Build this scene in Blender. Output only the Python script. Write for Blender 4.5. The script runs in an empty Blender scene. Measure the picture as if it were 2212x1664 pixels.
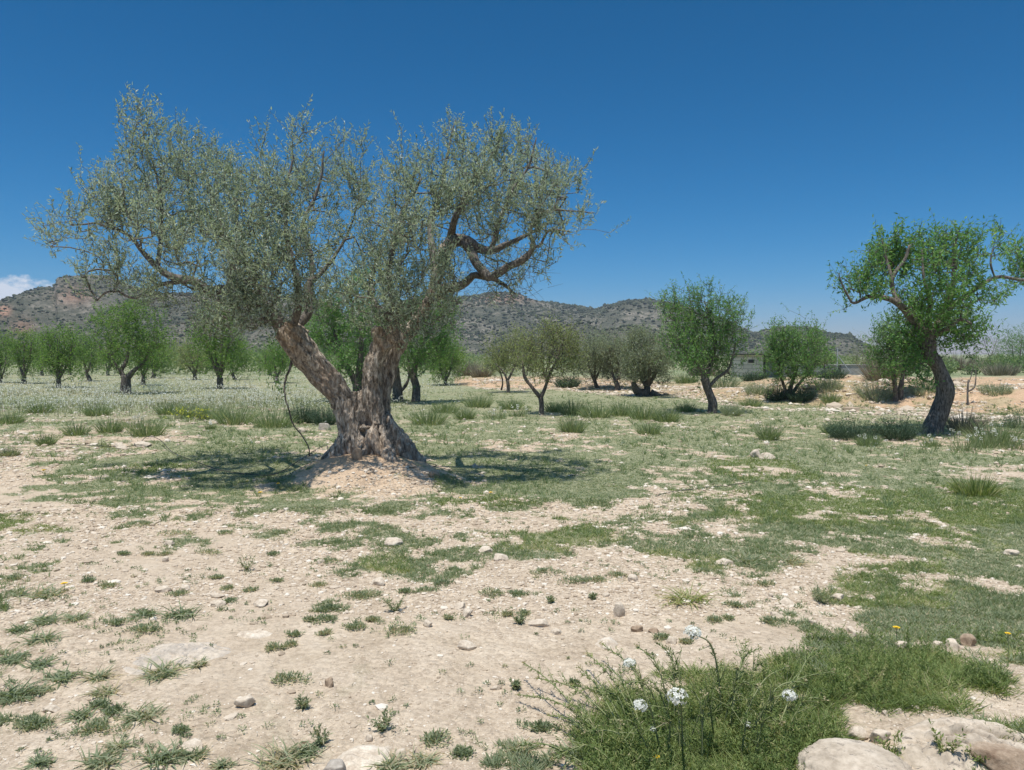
import bpy, bmesh, math, random
import numpy as np
from mathutils import Vector, noise as mnoise

# ------------------------------------------------------------------ camera, world, sun, exposure
scene = bpy.context.scene
RAD = math.radians
F, CX, CY, HORIZ, EYE = 1597.0, 1106.0, 832.0, 765.0, 1.6      # lens and horizon measured on a 2212 px wide view of the photo
PITCH = -math.atan((CY - HORIZ) / F)
cam_data = bpy.data.cameras.new('camera')
cam_data.sensor_width = 36.0
cam_data.lens = 36.0 * F / 2212.0
cam_data.clip_start = 0.05
cam_data.clip_end = 9000.0
cam = bpy.data.objects.new('camera', cam_data)
scene.collection.objects.link(cam)
cam.location = (0, 0, EYE)
cam.rotation_euler = (math.pi / 2 + PITCH, 0, 0)
scene.camera = cam

SUN = Vector((-0.10, -0.22, 1.0)).normalized()
sun_el = math.asin(SUN.z)
sun_az = math.atan2(SUN.x, SUN.y)
world = bpy.data.worlds.new('World')
scene.world = world
world.use_nodes = True
wn, wl = world.node_tree.nodes, world.node_tree.links
wn.clear()
sky = wn.new('ShaderNodeTexSky'); sky.sky_type = 'NISHITA'
sky.sun_disc = False
sky.sun_elevation = sun_el
sky.sun_rotation = sun_az
sky.altitude = 700
sky.air_density = 1.0
sky.dust_density = 0.35
sky.ozone_density = 3.5
bg = wn.new('ShaderNodeBackground'); bg.inputs['Strength'].default_value = 0.105
wout = wn.new('ShaderNodeOutputWorld')
hsv = wn.new('ShaderNodeHueSaturation')
hsv.inputs['Saturation'].default_value = 1.12
hsv.inputs['Hue'].default_value = 0.492
wl.new(sky.outputs[0], hsv.inputs['Color'])
# a small white cumulus low over the left hill, placed by compass direction
tc = wn.new('ShaderNodeTexCoord')
def wmath(op, a, b=None, c=None, clamp=False):
    n = wn.new('ShaderNodeMath'); n.operation = op; n.use_clamp = clamp
    for i, v in enumerate((a, b, c)):
        if v is None: continue
        if isinstance(v, (int, float)): n.inputs[i].default_value = v
        else: wl.new(v, n.inputs[i])
    return n.outputs[0]
sep = wn.new('ShaderNodeSeparateXYZ'); wl.new(tc.outputs['Generated'], sep.inputs[0])
azx = wmath('DIVIDE', sep.outputs[0], wmath('MAXIMUM', sep.outputs[1], 0.05))       # tangent of azimuth
elv = wmath('DIVIDE', sep.outputs[2], wmath('MAXIMUM', sep.outputs[1], 0.05))
comb = wn.new('ShaderNodeCombineXYZ'); wl.new(azx, comb.inputs[0]); wl.new(elv, comb.inputs[1])
ntx = wn.new('ShaderNodeTexNoise'); ntx.inputs['Scale'].default_value = 22; ntx.inputs['Detail'].default_value = 8
ntx.inputs['Roughness'].default_value = 0.62
mpn = wn.new('ShaderNodeMapping'); mpn.inputs['Scale'].default_value = (1.0, 1.7, 1.0)
wl.new(comb.outputs[0], mpn.inputs[0]); wl.new(mpn.outputs[0], ntx.inputs['Vector'])
dx = wmath('DIVIDE', wmath('SUBTRACT', azx, -0.695), 0.10)
dy = wmath('DIVIDE', wmath('SUBTRACT', elv, 0.078), 0.026)
rr = wmath('SQRT', wmath('ADD', wmath('MULTIPLY', dx, dx), wmath('MULTIPLY', dy, dy)))
dens = wmath('ADD', wmath('SUBTRACT', 1.0, rr), wmath('MULTIPLY', wmath('SUBTRACT', ntx.outputs[0], 0.5), 2.4))
msk = wmath('MULTIPLY', dens, 2.6, None, True)
msk = wmath('MULTIPLY', msk, wmath('GREATER_THAN', sep.outputs[1], 0.1))
mixc = wn.new('ShaderNodeMix'); mixc.data_type = 'RGBA'
# deep dry-air blue: a contrast curve per channel on the sky texture
ssep = wn.new('ShaderNodeSeparateColor'); wl.new(hsv.outputs[0], ssep.inputs[0])
scmb = wn.new('ShaderNodeCombineColor')
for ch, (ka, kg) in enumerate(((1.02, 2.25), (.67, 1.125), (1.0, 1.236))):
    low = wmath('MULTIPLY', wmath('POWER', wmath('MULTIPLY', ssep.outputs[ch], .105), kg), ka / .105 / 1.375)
    t = wmath('MULTIPLY', wmath('SUBTRACT', sep.outputs[2], .50), 3.0, None, True)  # overhead sky, out of view, brightened beyond the curve to lift shadows
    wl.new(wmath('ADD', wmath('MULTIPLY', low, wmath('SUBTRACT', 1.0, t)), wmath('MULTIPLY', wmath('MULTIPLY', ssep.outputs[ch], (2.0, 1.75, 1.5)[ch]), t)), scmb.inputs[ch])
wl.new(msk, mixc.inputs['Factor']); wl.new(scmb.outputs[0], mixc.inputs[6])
mixc.inputs[7].default_value = (4.6, 5.1, 5.9, 1)
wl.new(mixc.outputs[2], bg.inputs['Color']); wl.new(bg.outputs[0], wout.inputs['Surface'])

sun_data = bpy.data.lights.new('sun', 'SUN')
sun_data.energy = 3.6
sun_data.angle = RAD(0.53)
sun_data.color = (1.0, 0.955, 0.88)
sun = bpy.data.objects.new('sun', sun_data)
scene.collection.objects.link(sun)
sun.rotation_euler = SUN.to_track_quat('Z', 'Y').to_euler()
scene.view_settings.view_transform = 'Standard'
scene.view_settings.look = 'None'
scene.view_settings.exposure = 0.46
scene.view_settings.gamma = 1.0

rng = np.random.default_rng(7)
C = scene.collection

# ------------------------------------------------------------------ numpy noise
def _h(ix, iy, iz, seed):
    with np.errstate(over='ignore'):
        n = (ix.astype(np.int64) * 374761393 + iy.astype(np.int64) * 668265263 + iz.astype(np.int64) * 1274126177 + seed * 974634777)
        n = (n ^ (n >> 13)) * 1274126177
        n = n ^ (n >> 16)
    return (n & 0xffffff).astype(np.float64) / 0xffffff
def vn(x, y, z=None, seed=0):
    x = np.asarray(x, float); y = np.asarray(y, float)
    z = np.zeros_like(x) if z is None else np.asarray(z, float)
    ix, iy, iz = np.floor(x), np.floor(y), np.floor(z)
    fx, fy, fz = x - ix, y - iy, z - iz
    fx, fy, fz = [f * f * (3 - 2 * f) for f in (fx, fy, fz)]
    ix, iy, iz = ix.astype(np.int64), iy.astype(np.int64), iz.astype(np.int64)
    r = 0
    for a in (0, 1):
        for b in (0, 1):
            for c in ((0, 1) if np.any(fz) else (0,)):
                r = r + _h(ix + a, iy + b, iz + c, seed) * (fx if a else 1 - fx) * (fy if b else 1 - fy) * (fz if c else 1 - fz)
    return r
def fbm(x, y, z=None, seed=0, octv=4, gain=0.5):
    s, a, t = 0, 1.0, 0
    for o in range(octv):
        k = 2.03 ** o
        s = s + a * vn(np.asarray(x) * k + 13.7 * o, np.asarray(y) * k - 7.1 * o, None if z is None else np.asarray(z) * k, seed + o * 17)
        t += a; a *= gain
    return s / t
def sstep(a, b, x):
    t = np.clip((x - a) / (b - a), 0, 1)
    return t * t * (3 - 2 * t)

# ------------------------------------------------------------------ mapping between photo view and world
def ray(X, Y):
    X = np.asarray(X, float); Y = np.asarray(Y, float)
    u = (X - CX) / F; v = (CY - Y) / F
    cp, sp = math.cos(PITCH), math.sin(PITCH)
    return np.stack([u, cp - v * sp, sp + v * cp], -1)
def at(X, Y, depth):                      # the world point seen in direction (X, Y) at the given distance forward
    r = ray(X, Y)
    t = np.asarray(depth, float) / r[..., 1]
    p = r * t[..., None]
    p[..., 2] += EYE
    return p
def proj(x, y, z):
    cp, sp = math.cos(PITCH), math.sin(PITCH)
    f = y * cp + (z - EYE) * sp
    up = -y * sp + (z - EYE) * cp
    f = np.maximum(f, 1e-3)
    return CX + F * x / f, CY - F * up / f

# ------------------------------------------------------------------ terrain height
MX, MY = -1.98, 9.75                       # where the old olive stands
BX = np.array([-400, 950, 1060, 1250, 1450, 1600, 1750, 1900, 2050, 2212, 2800.])
BT = np.array([60, 40, 35, 32.5, 29, 24.5, 22.5, 21.5, 20.0, 19.2, 18.])       # distance of the bank's foot
BH = np.array([0, 0, .18, .24, .06, .26, .60, .64, .60, .66, .8])              # its height
def height(x, y):
    x = np.asarray(x, float); y = np.asarray(y, float)
    z = 0.10 * (fbm(x * 0.22, y * 0.22, seed=3, octv=3) - 0.5)
    near = np.exp(-(y / 25.0) ** 2)
    z = z + near * 0.055 * (fbm(x * 1.5, y * 1.5, seed=5, octv=4) - 0.5)
    d2 = np.hypot(x, y)
    z = z + 0.020 * np.exp(-(d2 / 9.) ** 2) * (fbm(x * 9, y * 9, seed=8, octv=3) - 0.5)
    # mound of soil round the olive
    r = np.hypot((x - MX - 0.05) / 1.28, (y - MY + 0.1) / 1.15)
    r = r * (0.85 + 0.30 * fbm(x * 1.1, y * 1.1, seed=21, octv=2))
    z = z + 0.30 * (1 - sstep(0.15, 1.12, r)) + 0.05 * np.exp(-((r - .7) / .35) ** 2) * (fbm(x * 5, y * 5, seed=22) - .5)
    # rubble heap on the left
    rl = np.hypot((x + 6.9) / 0.9, (y - 12.8) / 0.7)
    z = z + 0.13 * np.exp(-rl ** 2 * 1.6) * (0.6 + 0.8 * fbm(x * 4, y * 4, seed=31))
    # lip of loose soil where the bare ground starts
    lip = 7.65 + 0.25 * np.sin(x * 0.9 + 1) + 0.2 * fbm(x * .8, y * 0, seed=33)
    z = z + 0.05 * np.exp(-((y - lip) / 0.28) ** 2) * sstep(-4.5, -2.5, x) * (1 - sstep(2.2, 3.4, x))
    # stony rise at the lower right
    rs = np.hypot((x - 2.15) / 1.0, (y - 3.0) / 0.75)
    z = z + 0.13 * np.exp(-rs ** 2) * (0.75 + 0.5 * fbm(x * 3, y * 3, seed=35))
    # orange bank in the right background
    X = CX + F * x / np.maximum(y, 0.5)
    bt = np.interp(X, BX, BT) + 1.6 * (fbm(x * 0.35, y * 0.1, seed=41, octv=3) - 0.5)
    bh = np.interp(X, BX, BH) * (0.75 + 0.5 * fbm(x * 0.5, y * 0.5, seed=43, octv=3))
    s = sstep(bt, bt + 3.4, y)
    z = z + bh * s * (1 - 1.3 * sstep(bt + 8, bt + 34, y) * (bh > 0)) + (0.30 * s * (1 - s) * 4 + .16 * s * (1 - sstep(bt + 8, bt + 20, y))) * (fbm(x * 1.9, y * 1.1, seed=45, octv=5, gain=.6) - 0.5) * np.clip(bh * 3, 0, 1)
    return z
def ground(X, Y, it=9):                    # many points at once
    r = ray(X, np.maximum(np.asarray(Y, float), HORIZ + 6))
    z = np.zeros(r.shape[:-1])
    for _ in range(it):
        t = (z - EYE) / r[..., 2]
        z = 0.5 * z + 0.5 * height(r[..., 0] * t, r[..., 1] * t)
    t = (z - EYE) / r[..., 2]
    x, y = r[..., 0] * t, r[..., 1] * t
    return x, y, height(x, y)
def G(X, Y):                               # one point, first hit along the view
    r = ray(float(X), float(Y))
    t = np.geomspace(1.5, 400, 2600)
    p = r[None] * t[:, None]
    hh = height(p[:, 0], p[:, 1])
    k = np.nonzero(p[:, 2] + EYE <= hh)[0]
    k = k[0] if len(k) else len(t) - 1
    return Vector((p[k, 0], p[k, 1], hh[k]))

# ------------------------------------------------------------------ mesh helpers
def link(o, parent=None):
    C.objects.link(o)
    if parent is not None: o.parent = parent
    return o
def tag(o, label=None, cat=None, group=None, kind=None):
    if label: o['label'] = label
    if cat: o['category'] = cat
    if group: o['group'] = group
    if kind: o['kind'] = kind
    return o
def empty(name, loc):
    o = bpy.data.objects.new(name, None)
    o.empty_display_size = 0.2
    o.location = loc
    return link(o)
def mesh_np(name, V, faces, mat, parent=None, attrs=None, smooth=False, origin=None, corner_n=None):
    """faces: (M, k) int array.  V is in world space; with a parent or origin it is made local to it."""
    V = np.asarray(V, np.float32)
    base = None
    if origin is not None: base = np.array(origin, np.float32)
    elif parent is not None:
        base = np.zeros(3, np.float32); q = parent
        while q is not None: base = base + np.array(q.location, np.float32); q = q.parent
    if base is not None: V = V - base
    me = bpy.data.meshes.new(name)
    if isinstance(faces, list): fl = faces
    else: fl = [faces]
    fl = [np.asarray(f, np.int32) for f in fl if len(f)]
    nl = sum(f.size for f in fl); nf = sum(len(f) for f in fl)
    me.vertices.add(len(V)); me.loops.add(nl); me.polygons.add(nf)
    me.vertices.foreach_set('co', V.ravel())
    me.loops.foreach_set('vertex_index', np.concatenate([f.ravel() for f in fl]))
    tot = np.concatenate([np.full(len(f), f.shape[1], np.int32) for f in fl])
    st = np.concatenate([[0], np.cumsum(tot)[:-1]]).astype(np.int32)
    me.polygons.foreach_set('loop_start', st)
    me.polygons.foreach_set('loop_total', tot)
    me.polygons.foreach_set('use_smooth', np.full(nf, smooth, bool))
    for k, a in (attrs or {}).items():
        at_ = me.attributes.new(k, 'FLOAT', 'POINT')
        at_.data.foreach_set('value', np.asarray(a, np.float32).ravel())
    me.update(calc_edges=True)
    if mat is not None: me.materials.append(mat)
    o = bpy.data.objects.new(name, me)
    if origin is not None and parent is None: o.location = origin
    return link(o, parent)

def unit(v):
    v = np.asarray(v, float)
    return v / np.maximum(np.linalg.norm(v, axis=-1, keepdims=True), 1e-9)
def rand_dir(n, r=rng):
    v = r.normal(size=(n, 3))
    return unit(v)

def leaf_quads(P, D, L, W, r=rng, fold=0.25, roll=None, tint=None, mid=0.45):
    """one folded diamond per leaf: base P, direction D (unit), length L, width W"""
    n = len(P)
    L = np.broadcast_to(L, (n,))[:, None]; W = np.broadcast_to(W, (n,))[:, None]
    if isinstance(roll, float): roll = np.array([0, 0, 1.]) + rand_dir(n, r) * roll
    S = unit(np.cross(D, rand_dir(n, r) if roll is None else roll))
    N = np.cross(S, D)
    m = P + D * L * mid
    V = np.stack([P, m + S * W * .5 + N * W * fold, P + D * L, m - S * W * .5 + N * W * fold], 1).reshape(-1, 3)
    Fq = np.arange(4 * n, dtype=np.int32).reshape(n, 4)
    T = r.random(n) if tint is None else tint
    return V, Fq, np.repeat(T, 4)

def blades(P, D, L, W, bend, r=rng, tint=None, segs=3, sag=None):
    """curved grass blades: strips of quads tapering to a point, bending towards 'sag' (down by default)"""
    n = len(P)
    L = np.broadcast_to(L, (n,)); W = np.broadcast_to(W, (n,)); bend = np.broadcast_to(bend, (n,))
    S = unit(np.cross(D, np.array([0, 0, 1.]) + rand_dir(n, r) * .7))
    d = D.copy(); p = P.copy(); rows = []
    for i in range(segs + 1):
        w = W * (1 - (i / segs) ** 1.6) * 0.5 + W * 0.03
        rows.append(p - S * w[:, None]); rows.append(p + S * w[:, None])
        d = unit(d + np.array([0, 0, -1.0]) * (bend / segs)[:, None])
        p = p + d * (L / segs)[:, None]
    V = np.stack(rows, 1)
    k = V.shape[1]
    idx = (np.arange(n) * k)[:, None]
    fs = []
    for i in range(segs):
        a = 2 * i
        fs.append(idx + np.array([[a, a + 1, a + 3, a + 2]]))
    Fq = np.concatenate(fs)
    T = r.random(n) if tint is None else tint
    return V.reshape(-1, 3), Fq, np.repeat(T, k)

class Acc:
    def __init__(s): s.V = []; s.Fq = []; s.T = []; s.n = 0
    def add(s, V, Fq, T):
        s.V.append(V); s.Fq.append(Fq + s.n); s.T.append(T); s.n += len(V)
    def out(s, name, mat, parent=None, smooth=False, origin=None):
        by = {}
        for f in s.Fq: by.setdefault(f.shape[1], []).append(f)
        return mesh_np(name, np.concatenate(s.V), [np.concatenate(v) for v in by.values()], mat, parent,
                       {'tint': np.concatenate(s.T)}, smooth, origin)

def tube(path, radii, sides=8, rough=0.0, seed=0, cap=True):
    """swept tube along a polyline, with a noisy cross-section"""
    P = np.asarray(path, float); n = len(P)
    R = np.broadcast_to(np.asarray(radii, float), (n,))
    T = np.gradient(P, axis=0); T = unit(T)
    up = np.array([0.3, 0.9, 0.1]) if abs(T[0][2]) > .7 else np.array([0, 0, 1.0])
    a = unit(np.cross(T[0], up)); A = []
    for i in range(n):
        a = unit(a - T[i] * np.dot(a, T[i])); A.append(a)
    A = np.array(A); B = np.cross(T, A)
    th = np.linspace(0, 2 * np.pi, sides, endpoint=False)
    ct, st = np.cos(th), np.sin(th)
    V = P[:, None] + (A[:, None] * ct[None, :, None] + B[:, None] * st[None, :, None]) * R[:, None, None]
    if rough:
        nz = fbm(V[..., 0] * 3 / rough_s(R), V[..., 1] * 3 / rough_s(R), V[..., 2] * 1.6 / rough_s(R), seed=seed, octv=3) - 0.5
        V = V + (V - P[:, None]) * (nz * 2 * rough)[..., None]
    V = V.reshape(-1, 3)
    i = np.arange(n - 1)[:, None] * sides; j = np.arange(sides)[None]
    j2 = (j + 1) % sides
    Fq = np.stack([i + j, i + j2, i + sides + j2, i + sides + j], -1).reshape(-1, 4)
    if cap:
        V = np.concatenate([V, P[:1], P[-1:]])
        c0, c1 = n * sides, n * sides + 1
        jj = np.arange(sides)
        t1 = np.stack([(jj + 1) % sides, jj, np.full(sides, c0), np.full(sides, c0)], -1)
        t2 = np.stack([(n - 1) * sides + jj, (n - 1) * sides + (jj + 1) % sides, np.full(sides, c1)], -1)
        t1 = t1[:, :3]
        return V, [Fq, t1, t2]
    return V, [Fq]
def rough_s(R): return 6 * float(np.mean(R)) + 0.15
def smooth_path(pts, rad, step=0.06):
    """Catmull-Rom through control points; returns points and radii"""
    P = np.array([list(p) + [r] for p, r in zip(pts, rad)], float)
    Q = np.vstack([2 * P[0] - P[1], P, 2 * P[-1] - P[-2]])
    out = []
    for i in range(1, len(Q) - 2):
        L = np.linalg.norm(Q[i + 1][:3] - Q[i][:3])
        k = max(2, int(L / step))
        t = np.linspace(0, 1, k, endpoint=False)[:, None]
        p0, p1, p2, p3 = Q[i - 1], Q[i], Q[i + 1], Q[i + 2]
        out.append(0.5 * (2 * p1 + (-p0 + p2) * t + (2 * p0 - 5 * p1 + 4 * p2 - p3) * t ** 2 + (-p0 + 3 * p1 - 3 * p2 + p3) * t ** 3))
    out.append(P[-1:])
    out = np.vstack(out)
    return out[:, :3], np.maximum(out[:, 3], 0.002)
def join_parts(parts):
    V, Fs, n = [], [], 0
    for v, fs in parts:
        V.append(v)
        for f in fs: Fs.append(np.asarray(f) + n)
        n += len(v)
    by = {}
    for f in Fs: by.setdefault(f.shape[1], []).append(f)
    return np.concatenate(V), [np.concatenate(a) for a in by.values()]
# ------------------------------------------------------------------ materials
def new_mat(name):
    m = bpy.data.materials.new(name); m.use_nodes = True
    nt = m.node_tree; nt.nodes.clear()
    out = nt.nodes.new('ShaderNodeOutputMaterial')
    b = nt.nodes.new('ShaderNodeBsdfPrincipled')
    nt.links.new(b.outputs[0], out.inputs['Surface'])
    b.inputs['Roughness'].default_value = 0.9
    b.inputs['Specular IOR Level'].default_value = 0.2
    return m, nt, b, out
def nd(nt, t, **kw):
    n = nt.nodes.new(t)
    for k, v in kw.items(): setattr(n, k, v)
    return n
def ramp(nt, fac, stops):
    r = nt.nodes.new('ShaderNodeValToRGB'); e = r.color_ramp.elements
    while len(e) > 1: e.remove(e[-1])
    e[0].position, e[0].color = stops[0][0], (*stops[0][1], 1)
    for p, c in stops[1:]:
        x = e.new(p); x.color = (*c, 1)
    nt.links.new(fac, r.inputs[0]); return r.outputs[0]
def mixn(nt, fac, a, b, mode='MIX'):
    m = nt.nodes.new('ShaderNodeMix'); m.data_type = 'RGBA'; m.blend_type = mode
    for s, v in ((0, fac), (6, a), (7, b)):
        if isinstance(v, (int, float)): m.inputs[s].default_value = v
        elif isinstance(v, tuple): m.inputs[s].default_value = (*v, 1)
        else: nt.links.new(v, m.inputs[s])
    return m.outputs[2]
def noise(nt, scale, detail=4, rough=0.55, vec=None, dist=0.0):
    n = nt.nodes.new('ShaderNodeTexNoise')
    n.inputs['Scale'].default_value = scale; n.inputs['Detail'].default_value = detail
    n.inputs['Roughness'].default_value = rough; n.inputs['Distortion'].default_value = dist
    if vec is not None: nt.links.new(vec, n.inputs['Vector'])
    return n.outputs[0]
def mth(nt, op, a, b=0.0, clamp=False):
    n = nt.nodes.new('ShaderNodeMath'); n.operation = op; n.use_clamp = clamp
    for i, v in enumerate((a, b)):
        if isinstance(v, (int, float)): n.inputs[i].default_value = v
        else: nt.links.new(v, n.inputs[i])
    return n.outputs[0]
def attr(nt, name):
    a = nt.nodes.new('ShaderNodeAttribute'); a.attribute_name = name
    return a.outputs['Fac']
def objco(nt, scale=(1, 1, 1)):
    t = nt.nodes.new('ShaderNodeTexCoord'); m = nt.nodes.new('ShaderNodeMapping')
    m.inputs['Scale'].default_value = scale
    nt.links.new(t.outputs['Object'], m.inputs[0]); return m.outputs[0]
def geopos(nt):
    return nt.nodes.new('ShaderNodeNewGeometry').outputs['Position']
def bump(nt, b, h, strength=0.5, dist=0.01):
    n = nt.nodes.new('ShaderNodeBump'); n.inputs['Strength'].default_value = strength
    n.inputs['Distance'].default_value = dist
    nt.links.new(h, n.inputs['Height']); nt.links.new(n.outputs[0], b.inputs['Normal'])

def leaf_mat(name, stops, back=None, trans=0.25, rough=0.5, spec=0.35):
    m, nt, b, out = new_mat(name)
    col = ramp(nt, attr(nt, 'tint'), stops)
    if back is not None:
        g = nt.nodes.new('ShaderNodeNewGeometry')
        col = mixn(nt, g.outputs['Backfacing'], col, back)
    nt.links.new(col, b.inputs['Base Color'])
    b.inputs['Roughness'].default_value = rough
    b.inputs['Specular IOR Level'].default_value = spec
    if trans:
        tr = nt.nodes.new('ShaderNodeBsdfTranslucent')
        nt.links.new(mixn(nt, 1.0, col, (1.0, 1.0, 0.55), 'MULTIPLY'), tr.inputs['Color'])
        ms = nt.nodes.new('ShaderNodeMixShader'); ms.inputs[0].default_value = trans
        nt.links.new(b.outputs[0], ms.inputs[1]); nt.links.new(tr.outputs[0], ms.inputs[2])
        nt.links.new(ms.outputs[0], out.inputs['Surface'])
    return m

M = {}
M['olive_leaf'] = leaf_mat('olive_leaf', [(0, (.10, .14, .085)), (.4, (.215, .28, .185)), (.75, (.35, .415, .30)), (1, (.54, .60, .48))], back=(.42, .50, .42), trans=.4, rough=.42, spec=.5)
M['almond_leaf'] = leaf_mat('almond_leaf', [(0, (.07, .17, .05)), (.45, (.155, .325, .095)), (.8, (.28, .46, .15)), (1, (.44, .60, .27))], trans=.52, rough=.42)
M['orchard_leaf'] = leaf_mat('orchard_leaf', [(0, (.10, .20, .05)), (.5, (.185, .335, .08)), (.85, (.29, .44, .12)), (1, (.40, .52, .19))], trans=.55, rough=.5)
M['pale_leaf'] = leaf_mat('pale_leaf', [(0, (.19, .24, .10)), (.5, (.32, .38, .16)), (.85, (.43, .48, .22)), (1, (.54, .55, .31))], trans=.5, rough=.5)
M['grey_leaf'] = leaf_mat('grey_leaf', [(0, (.19, .235, .155)), (.5, (.33, .385, .265)), (1, (.48, .53, .40))], trans=.5, rough=.5)
M['grass'] = leaf_mat('green_grass', [(0, (.10, .145, .045)), (.45, (.20, .275, .085)), (.72, (.31, .36, .13)), (.88, (.42, .41, .19)), (1, (.54, .47, .29))], trans=.42, rough=.6)
M['weed'] = leaf_mat('grey_green_weed', [(0, (.13, .17, .09)), (.5, (.26, .315, .185)), (.80, (.38, .42, .27)), (1, (.54, .46, .31))], trans=.45, rough=.6)
M['tussock'] = leaf_mat('tussock_leaf', [(0, (.13, .185, .085)), (.5, (.225, .30, .15)), (.85, (.33, .39, .22)), (1, (.47, .45, .29))], trans=.5, rough=.65)
M['darkbush'] = leaf_mat('dark_bush_leaf', [(0, (.035, .07, .04)), (.5, (.075, .13, .07)), (1, (.15, .22, .13))], trans=.15, rough=.6)
M['dry'] = leaf_mat('dry_twig_brush', [(0, (.16, .14, .10)), (.5, (.25, .22, .16)), (1, (.33, .31, .20))], trans=.1, rough=.8)
M['petal_white'] = leaf_mat('white_petal', [(0, (.62, .62, .55)), (1, (.82, .82, .78))], trans=.2, rough=.7)
M['petal_yellow'] = leaf_mat('yellow_petal', [(0, (.80, .52, .02)), (1, (.88, .62, .03))], trans=.2, rough=.6)
M['yellow_bloom'] = leaf_mat('yellow_bloom', [(0, (.45, .50, .05)), (1, (.62, .60, .08))], trans=.2, rough=.6)
M['stem'] = leaf_mat('green_stem', [(0, (.17, .20, .08)), (.6, (.24, .26, .12)), (1, (.24, .17, .11))], trans=0, rough=.6)

def bark(name, c_dark, c_mid, c_light, scale=1.0, red=None, bumpd=0.012):
    m, nt, b, out = new_mat(name)
    co = objco(nt, (1, 1, 0.28))
    n1 = noise(nt, 26 * scale, 6, .62, co, .6)
    n2 = noise(nt, 90 * scale, 4, .6, co, .2)
    h = mth(nt, 'ADD', mth(nt, 'MULTIPLY', n1, .7), mth(nt, 'MULTIPLY', n2, .3))
    col = ramp(nt, h, [(.36, c_dark), (.5, c_mid), (.66, c_light)])
    if red is not None:
        n3 = noise(nt, 2.2 * scale, 3, .5, objco(nt, (1, 1, .6)))
        f = mth(nt, 'MULTIPLY', mth(nt, 'SUBTRACT', n3, .48), 6, True)
        col = mixn(nt, mth(nt, 'MULTIPLY', f, .6), col, red, 'MIX')
        col = mixn(nt, .55, col, mixn(nt, 1, col, ramp(nt, h, [(.35, (.35, .3, .28)), (.62, (1.35, 1.3, 1.25))]), 'MULTIPLY'))
    nt.links.new(col, b.inputs['Base Color'])
    bump(nt, b, h, 1.0, bumpd)
    return m
M['olive_bark'] = bark('olive_bark', (.075, .060, .048), (.335, .285, .23), (.62, .56, .48), 1.0, red=(.33, .245, .175), bumpd=.03)
M['olive_limb'] = bark('olive_limb_bark', (.05, .043, .037), (.145, .127, .11), (.30, .27, .24), 1.4, bumpd=.01)
M['almond_bark'] = bark('almond_bark', (.035, .029, .025), (.14, .12, .10), (.31, .275, .24), 1.2, bumpd=.02)
M['pale_bark'] = bark('grey_bark', (.05, .042, .034), (.13, .11, .09), (.25, .22, .19), 1.3, bumpd=.01)

# soil of the field: pale tan sand, pinkish rubble, orange bank; a thin living skin where plants are dense
def soil_mat():
    m, nt, b, out = new_mat('field_soil')
    p = geopos(nt)
    big = noise(nt, .55, 5, .55, p); mid = noise(nt, 3.2, 6, .65, p); fine = noise(nt, 38, 6, .7, p)
    v1 = nt.nodes.new('ShaderNodeTexVoronoi'); v1.inputs['Scale'].default_value = 26; nt.links.new(p, v1.inputs['Vector'])
    v2 = nt.nodes.new('ShaderNodeTexVoronoi'); v2.inputs['Scale'].default_value = 95; nt.links.new(p, v2.inputs['Vector'])
    col = ramp(nt, mid, [(.3, (.45, .36, .26)), (.5, (.555, .455, .34)), (.7, (.63, .53, .41))])
    col = mixn(nt, mth(nt, 'MULTIPLY', mth(nt, 'SUBTRACT', big, .4), 2.2, True), col, (.53, .43, .325))
    # crumbs and grit: each cell its own shade
    sx = nt.nodes.new('ShaderNodeSeparateColor'); nt.links.new(v1.outputs['Color'], sx.inputs[0])
    sy = nt.nodes.new('ShaderNodeSeparateColor'); nt.links.new(v2.outputs['Color'], sy.inputs[0])
    grit = mth(nt, 'ADD', mth(nt, 'MULTIPLY', sx.outputs[0], .5), mth(nt, 'MULTIPLY', sy.outputs[0], .5))
    col = mixn(nt, attr(nt, 'grit'), col, mixn(nt, 1, col, ramp(nt, grit, [(.12, (.55, .5, .46)), (.5, (1, 1, 1)), (.9, (1.3, 1.3, 1.28))]), 'MULTIPLY'))
    col = mixn(nt, .5, col, mixn(nt, 1, col, ramp(nt, fine, [(.34, (.66, .62, .58)), (.6, (1.12, 1.12, 1.12))]), 'MULTIPLY'))
    col = mixn(nt, attr(nt, 'red'), col, mixn(nt, 1, col, (.96, .80, .68), 'MULTIPLY'))
    tur = ramp(nt, noise(nt, 14, 6, .75, p), [(.34, (.10, .145, .065)), (.52, (.185, .235, .12)), (.70, (.36, .35, .23))])
    col = mixn(nt, attr(nt, 'cover'), col, tur)
    nt.links.new(col, b.inputs['Base Color'])
    b.inputs['Roughness'].default_value = 1.0; b.inputs['Specular IOR Level'].default_value = .05
    h = mth(nt, 'ADD', mth(nt, 'MULTIPLY', fine, .5), mth(nt, 'MULTIPLY', mth(nt, 'SUBTRACT', 1, v1.outputs['Distance']), .5))
    h = mth(nt, 'ADD', h, mth(nt, 'MULTIPLY', mid, .8))
    bump(nt, b, h, 1.0, .03)
    return m
M['soil'] = soil_mat()
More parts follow.
